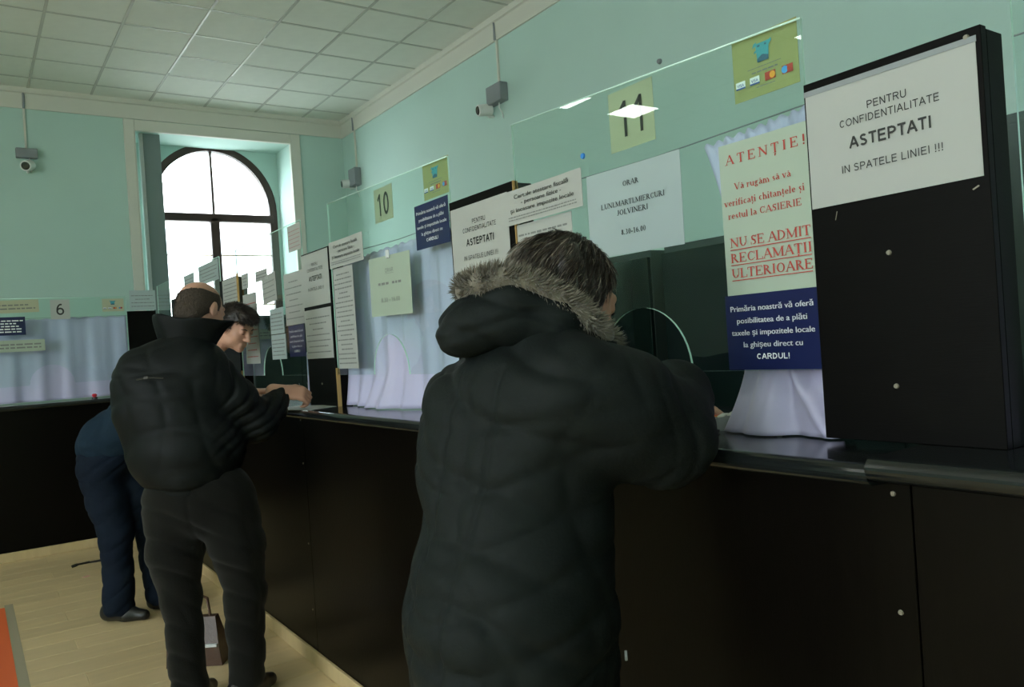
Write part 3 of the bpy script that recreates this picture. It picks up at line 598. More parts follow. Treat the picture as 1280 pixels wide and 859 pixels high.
# card posters
def card_poster(label, rect, xm=1.39, face='side', rich=True):
    if face == 'side': o, a, b = sheet('card_poster', label, M['yellow'], rect, xm, plane=GX + .0065, cat='poster', curl=.001)
    else: a, b = rect[1] - rect[0], rect[3] - rect[2]; o = notice('card_poster', label, 'poster', M['paper_y'], a, b, 7.294, (rect[0] + rect[1]) / 2, (rect[2] + rect[3]) / 2, facing='back', curl=.001)
    i = Ink(); e = lambda x, z: (x * a, z * b)
    i.poly([e(-.10, .04), e(.07, .04), e(.09, .33), e(-.12, .33)]).poly([e(-.12, .30), e(-.17, .27), e(-.15, .34), e(-.10, .36)]).poly([e(.09, .26), e(.13, .31), e(.12, .35), e(.07, .31)]).poly([e(-.11, .20), e(-.15, .18), e(-.14, .22), e(-.11, .23)])
    i.put(o, M['teal_ink'], name='emblem')
    i = Ink(); i.poly([e(-.10, .03), e(.07, .03), e(.075, .10), e(-.02, .14), e(-.105, .08)]).rect(-.09 * a, -.05 * a, .27 * b, .30 * b).rect(.02 * a, .05 * a, .27 * b, .30 * b); i.put(o, M['teal_d'], y=-.0019, name='emblem_shade')
    i = Ink(); i.greek(-.26 * a, .25 * a, -.05 * b, .012 * b, random.Random(2)); i.greek(-.2 * a, .2 * a, -.125 * b, .022 * b, random.Random(5)); i.greek(-.14 * a, .16 * a, -.36 * b, .013 * b, random.Random(6)); i.put(o, M['grey_ink'], name='small_print')
    def patch(nm, m, x, z, w_, h_, y=-.0018): Ink().rect((x - w_ / 2) * a, (x + w_ / 2) * a, (z - h_ / 2) * b, (z + h_ / 2) * b).put(o, M[m], y=y, name=nm)
    def disc(nm, m, x, z, r, y): Ink().poly([(x * a + r * b * math.cos(t * .5236), z * b + r * b * math.sin(t * .5236)) for t in range(12)]).put(o, M[m], y=y, name=nm)
    for x in (-.385, -.16):
        patch('card_logo', 'white_ink', x, -.235, .15, .12); patch('logo_band', 'blue_ink', x, -.285, .15, .025, -.0021)
        i = Ink(); i.line('VISA', x * a, -.26 * b, .05 * b, .11 * a, bold=.02); i.put(o, M['blue_ink'], y=-.0021)
    patch('card_logo', 'red_ink', .08, -.235, .16, .13); disc('logo_disc', 'orange_ink', .115, -.235, .055, -.0023); disc('logo_disc', 'red_ink', .05, -.235, .055, -.0021)
    patch('card_logo', 'red_ink', .34, -.235, .16, .13); disc('logo_disc', 'sky_ink', .30, -.235, .06, -.0021); disc('logo_disc', 'red_ink', .375, -.235, .05, -.0023)
card_poster('yellow card payment poster at the top right of the glass of window 11', (.968, 1.129, 1.876, 2.005))
card_poster('yellow card payment poster above the navy notice of window number 10', (2.343, 2.526, 1.924, 2.049))
card_poster('pale yellow card payment poster on the glass of window number 6', (.936 * k, 1.092 * k, 1.4 + .458 * k, 1.4 + .559 * k), face='back')
# fiscal certificate sheets
def cert(label, rect, xm, tilt, m='paper'):
    o, a, b = sheet('service_notice', label, M[m], rect, xm, 1.3455, tilt=tilt, curl=.006); i = Ink()
    for s_, f_, wd in (('Cert.de atestare fiscală', .27, .70), ('- persoane fizice -', .46, .52), ('și încasare impozite locale', .66, .82)): i.line(s_, .0, b / 2 - f_ * b, .118 * b, wd * a, bold=.02)
    i.greek(-.44 * a, .44 * a, -.30 * b, .03 * b, random.Random(1)); i.greek(-.44 * a, .44 * a, -.38 * b, .03 * b, random.Random(8)); i.put(o, M['ink'], y=-.0022); return o
cert('white notice about fiscal certificates above the head of the woman in the coat', (1.603, 1.963, 1.742, 1.842), 1.35, -.0, 'film')
cert('glossy white notice about fiscal certificates left of the window 10 curtain', (2.985, 3.340, 1.772, 1.886), 1.35, -.0, 'film')
def dense(name, label, m, rect, xm, plane=PG, rows=14, seed=0, tilt=0, head=None, ink='grey_ink', curl=.003, face='side', hh=None):
    if face == 'side': o, a, b = sheet(name, label, M[m], rect, xm, plane, tilt=tilt, curl=curl)
    else: a, b = rect[1] - rect[0], rect[3] - rect[2]; o = notice(name, label, 'notice', M[m], a, b, 7.294, (rect[0] + rect[1]) / 2, (rect[2] + rect[3]) / 2, facing='back', curl=curl, tilt=tilt)
    i = Ink(); rn = random.Random(seed); h = hh or min(b / (rows * 3.6), .0055)
    if head: i.line(head, 0, b * .40, h * 2.0, a * .62)
    for r in range(rows):
        z = b * .5 - (r + 1.6) * b / (rows + 1.6); q = rn.uniform(.2, .42) if rn.random() < .35 else .44
        if head and r < 2: continue
        i.greek(-q * a, q * a, z, h, rn)
    i.put(o, M[ink]); return o
dense('service_notice', 'white sheet of small print behind the head of the woman in the coat', 'paper', (1.655, 1.915, 1.36, 1.738), 1.35, seed=2, rows=16)
dense('service_notice', 'tall sheet of small print hanging below the glossy notice left of the window 10 curtain', 'paper', (3.105, 3.315, 1.335, 1.768), 1.35, seed=3, rows=20)
o, a, b = sheet('waiting_notice', 'upper white notice on the dark board beside the bald man', M['film'], (3.368, 3.70, 1.628, 1.872), 1.35, 1.3475, curl=.001); waiting(o, a, b)
dense('service_notice', 'lower white notice on the dark board beside the bald man', 'paper', (3.37, 3.70, 1.385, 1.612), 1.35, 1.3480, rows=7, seed=5, curl=.002)
dense('card_poster', 'pinkish poster at the top of the third glass from the right', 'paper', (3.765, 3.948, 1.922, 2.052), 1.38, rows=5, seed=6, ink='red_ink', hh=.002)
dense('service_notice', 'large glossy pale sheet on the third glass, left of the dark board', 'film', (3.775, 4.052, 1.56, 1.822), 1.38, rows=7, seed=7)
dense('service_notice', 'upper grey-blue sheet low on the third glass', 'paper_b', (4.09, 4.31, 1.527, 1.662), 1.38, rows=5, seed=8)
dense('service_notice', 'lower grey-blue sheet low on the third glass beside the arched opening', 'paper_b', (4.08, 4.31, 1.392, 1.523), 1.38, rows=5, seed=9)
dense('service_notice', 'tilted translucent sheet near the middle of the third glass', 'film', (4.18, 4.41, 1.70, 1.852), 1.38, rows=4, seed=10, tilt=.05)
dense('service_notice', 'small bright sheet above the young man, on the third glass', 'paper', (4.31, 4.52, 1.83, 1.888), 1.38, rows=2, seed=11)
dense('service_notice', 'narrow white sheet with red print beside the face of the young man', 'paper', (4.53, 4.79, 1.375, 1.78), 1.38, rows=9, seed=12, ink='red_ink')
dense('service_notice', 'small white sheet at the left end of the third glass', 'paper', (4.66, 4.79, 1.815, 1.90), 1.38, rows=3, seed=13)
o = dense('framed_notice', 'far notice in a thin dark frame between the two heads of the men', 'paper', (4.87, 5.22, 1.757, 1.906), 1.38, 1.3475, rows=5, seed=14, curl=.0005)
MB().box(.165, .178, -.008, .002, -.08, .085).build('frame_edge', M['rawwood'], o)
dense('service_notice', 'wide pale teal sheet against the window light above the young man', 'paper_b', (5.285, 5.80, 1.93, 2.062), 1.38, rows=4, seed=15)
dense('service_notice', 'pale teal sheet above the bald head, against the bright window', 'paper_b', (5.94, 6.25, 1.935, 2.045), 1.38, rows=3, seed=16)
dense('service_notice', 'pale teal sheet above the dark corner board of the far counter', 'paper_b', (1.17, 1.37, 1.875, 2.04), 1, rows=4, seed=17, face='back')
dense('service_notice', 'cream banner notice at the left edge above the navy far notice', 'paper_y', (.10, .501 * k, 1.4 + .467 * k, 1.4 + .563 * k), 1, rows=2, seed=18, face='back', hh=.01, tilt=.02)
o = dense('card_payment_notice', 'navy blue notice at the left edge on the far glass', 'navy', (.16, .405 * k, 1.4 + .30 * k, 1.4 + .437 * k), 1, rows=5, seed=19, face='back', ink='white_ink', hh=.009)
o.location.y -= .0015
dense('service_notice', 'pale green strip notice on the glass below the navy far notice', 'paper_g', (.10, .525 * k, 1.4 + .174 * k, 1.4 + .262 * k), 1, rows=2, seed=20, face='back', hh=.012)
tag(MB().tube([(PG - .004, 1.60, 1.871), (PG, 1.60, 1.871)], [.007, .008], 12).build('putty_dab', M['blue']), 'small blue putty dab on the glass above the certificate notice', 'putty')

# ------------------------------------------------------------------ staff side furniture
def cab(label, x, y, w_, d, h, rz=0, m='cabinet', doors=2):
    t = thing('cabinet', label, 'cabinet', (x, y, 0), rz)
    MB().box(-w_ / 2, w_ / 2, .02, d, 0, h, bev=.002).build('carcass', M['shelf'], t)
    for i in range(doors):
        a = -w_ / 2 + i * w_ / doors; dr = MB().box(a + .002, a + w_ / doors - .002, 0, .019, .08, h - .03, bev=.0015).build('door', M[m], t)
        hx = a + (w_ / doors - .05 if i % 2 == 0 else .05); MB().tube([(hx, -.002, h * .48), (hx, -.02, h * .49), (hx, -.02, h * .56), (hx, -.002, h * .57)], .004, 6).build('handle', M['grey'], dr)
cab('dark glossy office cabinet behind the glass of window number 11', 2.4, 1.88, 1.0, .45, 1.755, SIDE)
cab('second dark glossy cabinet, left behind the glass of window number 11', 2.42, 2.98, 1.0, .45, 1.755, SIDE)
cab('grey-green cabinet seen past the right side of the large black board', 2.4, .92, .76, .45, 1.94, SIDE, m='shelf')
cab('dark office cabinet by the back wall under the arched window', 2.1, 9.25, 1.1, .45, 1.9, 0)
cab('dark office cabinet by the back wall, right of the window', 3.3, 9.25, 1.1, .45, 1.9, 0)
def desk(label, x, y):
    t = thing('desk', label, 'desk', (x, y, 0), SIDE)
    MB().box(-.65, .65, -.3, .3, .73, .755, bev=.003).build('desk_top', M['shelf'], t)
    for a in (-.63, .61): MB().box(a, a + .02, -.28, .28, 0, .73).build('side_panel', M['board'], t)
desk('staff desk behind window number 11', 2.05, 1.3)
# card terminal and pen on the worktop
t = thing('card_terminal', 'card payment terminal with coloured keys on the worktop, left of the lilac curtain', 'card terminal', (1.465, 1.235, HC), math.radians(-150))
m = MB(); m.v = [(-.04, -.085, 0), (.04, -.085, 0), (.04, .085, 0), (-.04, .085, 0), (-.038, -.083, .022), (.038, -.083, .022), (.038, .083, .05), (-.038, .083, .05)]
m.f = [(0, 3, 2, 1), (4, 5, 6, 7), (0, 1, 5, 4), (1, 2, 6, 5), (2, 3, 7, 6), (3, 0, 4, 7)]; m.mi = [0] * 6; m.build('body', M['grey'], t)
sl = .028 / .166
for r in range(4):
    for c in range(3):
        y = -.068 + r * .022; z = .022 + (y + .083) * sl
        col = ('red' if c == 0 else 'orange_ink' if c == 1 else 'blue') if r == 0 else 'wplast'
        MB().box(-.03 + c * .021, -.014 + c * .021, y, y + .015, z + .0005, z + .005, bev=.001).build('key', M[col], t)
MB().box(-.03, .03, .022, .07, .0405, .0475).build('display', M['paper_g'], t)
t = thing('pen', 'dark ballpoint pen lying beside the card terminal', 'pen', (1.33, 1.21, HC + .005), .35)
MB().tube([(-.065, 0, 0), (.05, 0, 0), (.064, 0, 0)], [.0045, .0045, .001], 10).build('barrel', M['black'], t); MB().tube([(-.072, 0, 0), (-.03, 0, 0)], .0049, 10).build('cap', M['wplast'], t)
# papers being signed
def flat(name, label, cat, m, w_, h_, loc_, rz):
    mb = MB().box(-w_ / 2, w_ / 2, -h_ / 2, h_ / 2, 0, .0012); o = mb.build(name, m); o.location = loc_; o.rotation_euler = (0, 0, rz); return tag(o, label, cat)
flat('form_sheet', 'white form under the hand of the bald man on the worktop', 'paper', M['paper'], .21, .297, (1.255, 3.50, HC + .0005), .4)
flat('form_sheet', 'small white sheet lying on the far worktop at the left edge', 'paper', M['paper'], .30, .10, (.18, 7.20, HC + .0005), .05)
t = thing('sealing_stamp', 'small red-topped stamp on the far worktop under the lilac curtain', 'stamp', (.86, 7.27, HC))
MB().tube([(0, 0, 0), (0, 0, .012)], .022, 14).build('base', M['black'], t); MB().tube([(0, 0, .012), (0, 0, .03), (0, 0, .04)], [.012, .02, .012], 14).build('grip', M['red'], t)

# ------------------------------------------------------------------ wall cameras
def cctv(label, loc_, rz, box=(.2, .1, .08), drop=.09, look=(-.5, -.6, -.1), top=None, boxdx=0, cam_dx=0):
    t = thing('security_camera', label, 'camera', loc_, rz)          # local -y points into the room
    bw, bh, bdp = box
    MB().box(-bw / 2 + boxdx, bw / 2 + boxdx, -bdp, 0, -bh / 2, bh / 2, bev=.006).build('junction_box', M['grey'], t)
    MB().box(-.011 + boxdx, .011 + boxdx, -.02, 0, bh / 2, H - .2 - loc_[2] if top is None else top, bev=.002).build('cable_duct', M['cream'], t)
    MB().tube([(boxdx, -.03, H - .22 - loc_[2]), (boxdx + .004, -.03, H - .1 - loc_[2]), (boxdx, -.03, H - .01 - loc_[2])], .012, 6).build('cable', M['grey'], t)
    L = Vector(look).normalized(); c = Vector((cam_dx, -.10, -bh / 2 - drop))
    MB().tube([(cam_dx, 0, c.z - .05), (cam_dx, -.05, c.z - .06), tuple(c + Vector((0, 0, -.03)))], .012, 8).build('bracket', M['wplast'], t)
    b = MB().tube([tuple(c - L * .07), tuple(c - L * .065), tuple(c + L * .065), tuple(c + L * .07)], [.046, .055, .055, .051], 16).build('camera_body', M['wplast'], t)
    MB().tube([tuple(c + L * .071), tuple(c + L * .077)], [.042, .036], 16).build('lens', M['lens'], b)
    MB().tube([(boxdx + .02, -.04, -bh / 2), (boxdx + .03, -.05, -bh / 2 - .05), (boxdx + .05, -.03, -bh / 2 - .1), (boxdx + .03, -.01, -bh / 2 - .14)], .005, 6).build('cable_loop', M['wplast'], t)
cctv('white security camera under a grey box on the back wall, left of the window', (.676, YB, 3.732), 0, box=(.20, .10, .08), look=(-.35, -.8, -.25))
cctv('white security camera under a grey box on the right wall above window 10', (XR, 6.15, 3.71), SIDE, box=(.24, .17, .09), look=(-.2, -.95, -.12), cam_dx=-.14, drop=.03)
cctv('white security camera low in the far corner of the right wall', (XR, 9.45, 3.62), SIDE, box=(.20, .22, .09), look=(-.2, -.95, -.1), cam_dx=-.12, drop=-.05)
tag(MB().tube([(XR - .02, 4.11, 3.354), (XR, 4.11, 3.354)], [.016, .02], 10).build('wall_hook', M['grey']), 'small grey fixing on the right wall above the number 11 sign', 'hook')
t = thing('wall_sensor', 'small white round sensor on the right wall above the large black board', 'sensor', (XR, 2.14, 2.73), SIDE)
MB().tube([(0, 0, 0), (0, -.02, 0), (0, -.035, 0)], [.05, .05, .03], 16).build('housing', M['wplast'], t)
t = thing('cable_clip', 'brown cable fixing on the right wall beside the white sensor', 'clip', (XR, 2.32, 2.78), SIDE)
MB().box(-.05, .05, -.03, 0, -.02, .025, bev=.004).build('clip_body', M['rawwood'], t)

# ------------------------------------------------------------------ floor items
tag(MB().box(.045, .125, 2.6, 5.79, .0002, .0012).build('floor_tape', M['tape']), 'orange adhesive waiting line on the laminate floor at the left edge', 'tape')
o = tag(MB().box(.126, .17, 2.6, 5.85, .0002, .0006).build('grey_strip', M['tape_s']), 'thin greyish strip beside the orange floor line', 'tape residue')  # flat greyish strip running along the right side of the tape
m = MB(); P_ = [(.56, 6.58), (.60, 6.615), (.68, 6.62), (.76, 6.60), (.88, 6.58)]
for i in range(4):
    (xa, ya), (xb, yb) = P_[i], P_[i + 1]; hh = .03 if i == 0 else .012
    m.add([(xa, ya - hh, 0), (xb, yb - (.03 if i == 0 else .012), 0), (xb, yb + .012, 0), (xa, ya + hh, 0), (xa, ya - hh, .008), (xb, yb - (.03 if i == 0 else .012), .012), (xb, yb + .012, .012), (xa, ya + hh, .008)], [(0, 1, 2, 3), (4, 7, 6, 5), (0, 4, 5, 1), (2, 6, 7, 3), (1, 5, 6, 2), (0, 3, 7, 4)])
tag(m.build('strap', M['black']), 'black bag strap lying on the floor left of the feet of the young man', 'strap')
flat('paper_scrap', 'tiny pink paper scrap on the floor beside the black strap', 'paper scrap', mat('pink_paper', (.75, .38, .38), .6), .045, .03, (.611, 6.197, .0005), .5)
# bag between the legs of the bald man
t = thing('bag', 'dark brown leather bag standing on the floor beyond the legs of the bald man', 'bag', (.83, 3.98, 0), -.6)
m = MB(); pr = [(-.13, -.05, 0), (.13, -.05, 0), (.13, .05, 0), (-.13, .05, 0), (-.12, -.055, .10), (.12, -.055, .10), (.12, .055, .10), (-.12, .055, .10), (-.10, -.02, .22), (.10, -.02, .22), (.10, .02, .22), (-.10, .02, .22)]
m.add(pr, [(0, 3, 2, 1), (0, 1, 5, 4), (1, 2, 6, 5), (2, 3, 7, 6), (3, 0, 4, 7), (4, 5, 9, 8), (5, 6, 10, 9), (6, 7, 11, 10), (7, 4, 8, 11), (8, 9, 10, 11)])
lea = mat('brown_leather', (.07, .035, .02), .4, .5, bump=.2, bscale=60, var=.3, vscale=20); m.build('body', lea, t)
MB().box(-.115, .115, -.064, -.05, .09, .105, bev=.002).build('strap_band', M['alu'], t); MB().tube([(-.07, 0, .215), (-.06, 0, .30), (0, 0, .33), (.06, 0, .30), (.07, 0, .215)], .007, 8).build('handle', lea, t)
# ------------------------------------------------------------------ people: solids grown from joints by a smooth union, one closed surface each
def rc(a, b, ra, rb=None, k=.02): return ('rc', np.array(a, float), np.array(b, float), ra, ra if rb is None else rb, k)
def el(c, r, rot=None, k=.02): return ('el', np.array(c, float), np.array(r, float), None if rot is None else np.array(rot, float), 0, k)
def chain(pts, k=.02): return [rc(pts[i][:3], pts[i + 1][:3], pts[i][3], pts[i + 1][3], k) for i in range(len(pts) - 1)]
def sub(p): return ('-',) + p
def d_prim(p, P):
    if p[0] == 'rc':
        _, a, b, ra, rb, k = p; ba = b - a; L = ba @ ba + 1e-12; h = np.clip((P - a) @ ba / L, 0, 1)
        return np.sqrt((((P - a) - h[:, None] * ba) ** 2).sum(1)) - (ra + (rb - ra) * h)
    _, c, r, R_, _, k = p; q = P - c
    if R_ is not None: q = q @ R_            # columns of R_ are the local axes
    k0 = np.sqrt(((q / r) ** 2).sum(1)); k1 = np.sqrt(((q / r ** 2) ** 2).sum(1)) + 1e-9
    return k0 * (k0 - 1) / k1
def field(prims, P):
    D = None
    for p in prims:
        neg = p[0] == '-'; q = p[1:] if neg else p; d = d_prim(q, P); k = q[5]
        if D is None: D = d; continue
        if neg: h = np.clip(.5 - .5 * (D + d) / k, 0, 1); D = D * (1 - h) - d * h + k * h * (1 - h)
        else: h = np.clip(.5 + .5 * (D - d) / k, 0, 1); D = D * (1 - h) + d * h - k * h * (1 - h)
    return D
def bounds_of(prims):
    lo_, hi = np.full(3, 1e9), np.full(3, -1e9)
    for p in prims:
        if p[0] == '-': continue
        if p[0] == 'rc':
            for c, r in ((p[1], p[3]), (p[2], p[4])): lo_ = np.minimum(lo_, c - r); hi = np.maximum(hi, c + r)
        else: m_ = max(p[2]); lo_ = np.minimum(lo_, p[1] - m_); hi = np.maximum(hi, p[1] + m_)
    return lo_ - .03, hi + .03
def solid(prims, vox, disp=None, clip=None, relax=1):
    "surface nets over the field; coarse blocks first, fine samples only near the surface"
    lo_, hi = bounds_of(prims); B = 6; n = (np.ceil((hi - lo_) / vox / B).astype(int) + 1) * B
    F = np.full(n + 1, 1.0, np.float32)
    nb = n // B; g = np.stack(np.meshgrid(*[np.arange(q) for q in nb], indexing='ij'), -1).reshape(-1, 3)
    ctrs = lo_ + (g + .5) * B * vox; dc = field(prims, ctrs); rad = B * vox * .87 + .035
    loc_ = np.stack(np.meshgrid(*[np.arange(B + 1)] * 3, indexing='ij'), -1).reshape(-1, 3)
    for gi in g[dc < -rad]: F[gi[0] * B:gi[0] * B + B + 1, gi[1] * B:gi[1] * B + B + 1, gi[2] * B:gi[2] * B + B + 1] = -1
    near = g[np.abs(dc) <= rad]
    for s_ in range(0, len(near), 3000):
        nn = near[s_:s_ + 3000]; idx = (nn[:, None, :] * B + loc_[None]).reshape(-1, 3); P = lo_ + idx * vox; d = field(prims, P)
        if clip is not None: d = np.maximum(d, clip(P))
        F[idx[:, 0], idx[:, 1], idx[:, 2]] = d
    ins = F < 0; c = np.zeros(np.array(F.shape) - 1, np.int8); corners = [(i, j, k) for i in (0, 1) for j in (0, 1) for k in (0, 1)]
    sh = c.shape
    for i, j, k in corners: c += ins[i:i + sh[0], j:j + sh[1], k:k + sh[2]]
    cells = np.argwhere((c > 0) & (c < 8)); vid = np.full(sh, -1, np.int32); vid[cells[:, 0], cells[:, 1], cells[:, 2]] = np.arange(len(cells))
    acc = np.zeros((len(cells), 3)); cnt = np.zeros(len(cells))
    for a in corners:
        for ax in range(3):
            if a[ax]: continue
            b = list(a); b[ax] = 1; ia = cells + a; ib = cells + b
            fa = F[ia[:, 0], ia[:, 1], ia[:, 2]]; fb = F[ib[:, 0], ib[:, 1], ib[:, 2]]; m_ = (fa < 0) != (fb < 0)
            t = np.where(m_, fa / np.where(m_, fa - fb, 1), 0); pos = np.array(a, float)[None].repeat(len(cells), 0); pos[:, ax] += t
            acc[m_] += pos[m_]; cnt[m_] += 1
    V = lo_ + (cells + acc / cnt[:, None]) * vox; faces = []
    for ax in range(3):
        u, v = (ax + 1) % 3, (ax + 2) % 3; s0 = [slice(0, -1) if q == ax else slice(1, -1) for q in range(3)]; s1 = [slice(1, None) if q == ax else slice(1, -1) for q in range(3)]
        A, Bf = ins[tuple(s0)], ins[tuple(s1)]; e = np.argwhere(A != Bf); off = np.array([0 if q == ax else 1 for q in range(3)]); e = e + off
        flip = ins[e[:, 0], e[:, 1], e[:, 2]]
        def at(du, dv): q = e.copy(); q[:, u] -= du; q[:, v] -= dv; return vid[q[:, 0], q[:, 1], q[:, 2]]
        q = np.stack([at(1, 1), at(0, 1), at(0, 0), at(1, 0)], 1); q[~flip] = q[~flip][:, ::-1]; faces.append(q)
    Q = np.concatenate(faces); Q = Q[(Q >= 0).all(1)]
    def smooth(V):
        s_ = np.zeros_like(V); n_ = np.zeros(len(V))
        for a in range(4):
            for b in ((a + 1) % 4, (a - 1) % 4): np.add.at(s_, Q[:, a], V[Q[:, b]]); np.add.at(n_, Q[:, a], 1)
        return V * .5 + .5 * s_ / np.maximum(n_, 1)[:, None]
    for _ in range(relax): V = smooth(V)
    if disp is not None:
        nf = np.cross(V[Q[:, 2]] - V[Q[:, 0]], V[Q[:, 3]] - V[Q[:, 1]]); N = np.zeros_like(V)
        for a in range(4): np.add.at(N, Q[:, a], nf)
        N /= np.linalg.norm(N, axis=1)[:, None] + 1e-12; V = V + N * disp(V, N)[:, None]; V = smooth(V) if relax > 1 else V
    return V, Q
def mesh_obj(name, V, Q, m, parent, label=None):
    me = bpy.data.meshes.new(name); me.vertices.add(len(V)); me.vertices.foreach_set('co', np.asarray(V, np.float32).ravel()); nq = len(Q); kk = Q.shape[1]
    me.loops.add(nq * kk); me.loops.foreach_set('vertex_index', Q.astype(np.int32).ravel()); me.polygons.add(nq); me.polygons.foreach_set('loop_start', np.arange(0, nq * kk, kk, dtype=np.int32))
    me.update(calc_edges=True); me.validate(); me.polygons.foreach_set('use_smooth', [True] * len(me.polygons)); me.materials.append(m)
    o = bpy.data.objects.new(name, me); C.objects.link(o); o.parent = parent
    if label: o['label'] = label
    return o
_rn = np.random.RandomState(4)
def waves(P, dirs, seed, n=5):
    "sum of warped sines, about -1..1"
    rs = np.random.RandomState(seed); out = 0
    for i in range(n):
        k = np.array(dirs) * rs.uniform(.6, 1.6, 3) * rs.choice([-1, 1], 3); out = out + np.sin(P @ k + rs.uniform(0, 6.28) + 1.3 * np.sin(P @ (k[[1, 2, 0]] * .45) + rs.uniform(0, 6.28)))
    return out / n ** .5 / 1.4
def ridge(x, p=1.6): return (1 - np.clip(np.abs(x) * 1.5, 0, 1)) ** p
def rotm(f, up=(0, 0, 1)):
    "matrix whose columns are right, forward, up"
    f = np.array(f, float); f /= np.linalg.norm(f); r = np.cross(f, up); r /= np.linalg.norm(r); u = np.cross(r, f); return np.stack([r, f, u], 1)
def xf(prims, R_, T):
    out = []
    for p in prims:
        neg = p[0] == '-'; q = list(p[1:] if neg else p)
        q[1] = R_ @ q[1] + T
        if q[0] == 'rc': q[2] = R_ @ q[2] + T
        else: q[3] = R_ if q[3] is None else R_ @ q[3]
        q = tuple(q); out.append(('-',) + q if neg else q)
    return out
def head_prims(fat=1.0):
    f = fat
    return [el((0, -.012, .025), (.076 * f, .096, .088), k=.02), el((0, .030, -.042), (.058 * f, .062, .076), k=.035), el((0, .074, -.100), (.022, .018, .018), k=.025),
            el((.034, .060, -.028), (.024, .024, .026), k=.02), el((-.034, .060, -.028), (.024, .024, .026), k=.02), el((.045 * f, .01, -.075), (.022, .04, .022), k=.03), el((-.045 * f, .01, -.075), (.022, .04, .022), k=.03),
            rc((-.034, .084, .026), (.034, .084, .026), .0105, k=.014), sub(el((.031, .102, .006), (.017, .016, .013), k=.012)), sub(el((-.031, .102, .006), (.017, .016, .013), k=.012)),
            rc((0, .093, .012), (0, .116, -.030), .0075, .0125, k=.012), rc((-.013, .103, -.034), (.013, .103, -.034), .0085, k=.008),
            el((.031, .085, .005), (.0145, .0125, .0125), k=.004), el((-.031, .085, .005), (.0145, .0125, .0125), k=.004),
            rc((-.020, .092, -.064), (.020, .092, -.064), .0058, k=.008), rc((-.017, .091, -.076), (.017, .091, -.076), .0065, k=.008), sub(rc((-.02, .101, -.070), (.02, .101, -.070), .0022, k=.005)),
            el((.078 * f, -.004, -.006), (.0085, .018, .031), k=.008), el((-.078 * f, -.004, -.006), (.0085, .018, .031), k=.008), sub(el((.087 * f, .0, -.004), (.006, .010, .019), k=.005)), sub(el((-.087 * f, .0, -.004), (.006, .010, .019), k=.005))]
def hand_prims(side, curl=.6, spread=.06, finger_curls=None):
    "origin at the palm centre, fingers towards +y, back of the hand up; side +1 puts the thumb at +x"
    out = [el((0, -.002, 0), (.040, .050, .015), k=.012), rc((-.026 * side, .035, -.002), (.026 * side, .038, -.002), .011, k=.012), rc((0, -.035, 0), (0, -.075, 0), .026, .027, k=.02), el((.026 * side, -.02, -.008), (.018, .030, .014), k=.012)]
    for i, (x, L, r) in enumerate(((.030, .072, .0088), (.010, .081, .0090), (-.010, .075, .0086), (-.029, .060, .0078))):
        cf = (finger_curls or [curl] * 4)[i]; p = np.array([x * side, .042, -.001]); ang = -.12; sp = spread * (1.5 - i) * side * .6
        for s_, fr_ in enumerate((.45, .32, .26)):
            ang -= cf * (.55, .9, .6)[s_]; q = p + L * fr_ * np.array([math.sin(sp) * math.cos(ang), math.cos(sp) * math.cos(ang), math.sin(ang)]); out.append(rc(p, q, r * (1 - .08 * s_), r * (.92 - .08 * s_), k=.003 if s_ else .006)); p = q
    out += [rc((.028 * side, -.022, -.006), (.053 * side, .006, -.014), .0115, .0105, k=.01), rc((.053 * side, .006, -.014), (.060 * side, .036, -.022), .0100, .0082, k=.003)]
    return out
def strands(roots, dirs_fn, length, seg, wdt, seed, parent, name, m, droop=0, label=None, jitter=.3):
    "thin tapering ribbons; roots (n,3), dirs (n,3)"
    rs = np.random.RandomState(seed); n = len(roots); P = roots.copy(); D = dirs_fn(P, 0); D = D + rs.normal(0, jitter, D.shape); D /= np.linalg.norm(D, axis=1)[:, None]
    Ls = length * rs.uniform(.6, 1.15, n); side = np.cross(D, rs.normal(0, 1, D.shape)); side /= np.linalg.norm(side, axis=1)[:, None]; rings = []
    for s_ in range(seg + 1):
        w_ = wdt * (1 - (s_ / seg) ** 2 * .9); rings.append(P - side * w_); rings.append(P + side * w_)
        if s_ < seg:
            P = P + D * (Ls / seg)[:, None]; nd = dirs_fn(P, s_ + 1); D = D * .55 + nd * .45 + rs.normal(0, jitter * .35, D.shape); D[:, 2] -= droop; D /= np.linalg.norm(D, axis=1)[:, None]
    V = np.stack(rings, 1).reshape(-1, 3); per = 2 * (seg + 1); b = np.arange(n) * per
    Q = np.concatenate([np.stack([b + 2 * s_, b + 2 * s_ + 1, b + 2 * s_ + 3, b + 2 * s_ + 2], 1) for s_ in range(seg)])
    o = mesh_obj(name, V, Q, m, parent, label); return o
def w2(l, f, z): return np.array([l, f, z])
VIEW_RZ = -YAW      # the people are laid out in a frame whose x runs to the right of the picture and y away from it
def person(label, loc_): return thing('person', label, 'person', (*loc_, 0), VIEW_RZ)
def fabric(name, col, rough=.8, sheen=.2, bump=.25, bs=260, var=.15, vs=6):
    return mat(name, col, rough, .12, bump=bump, bscale=bs, var=var, vscale=vs, sheen=sheen)

shoe_m0 = mat('dark_lashes', (.012, .009, .008), .6)
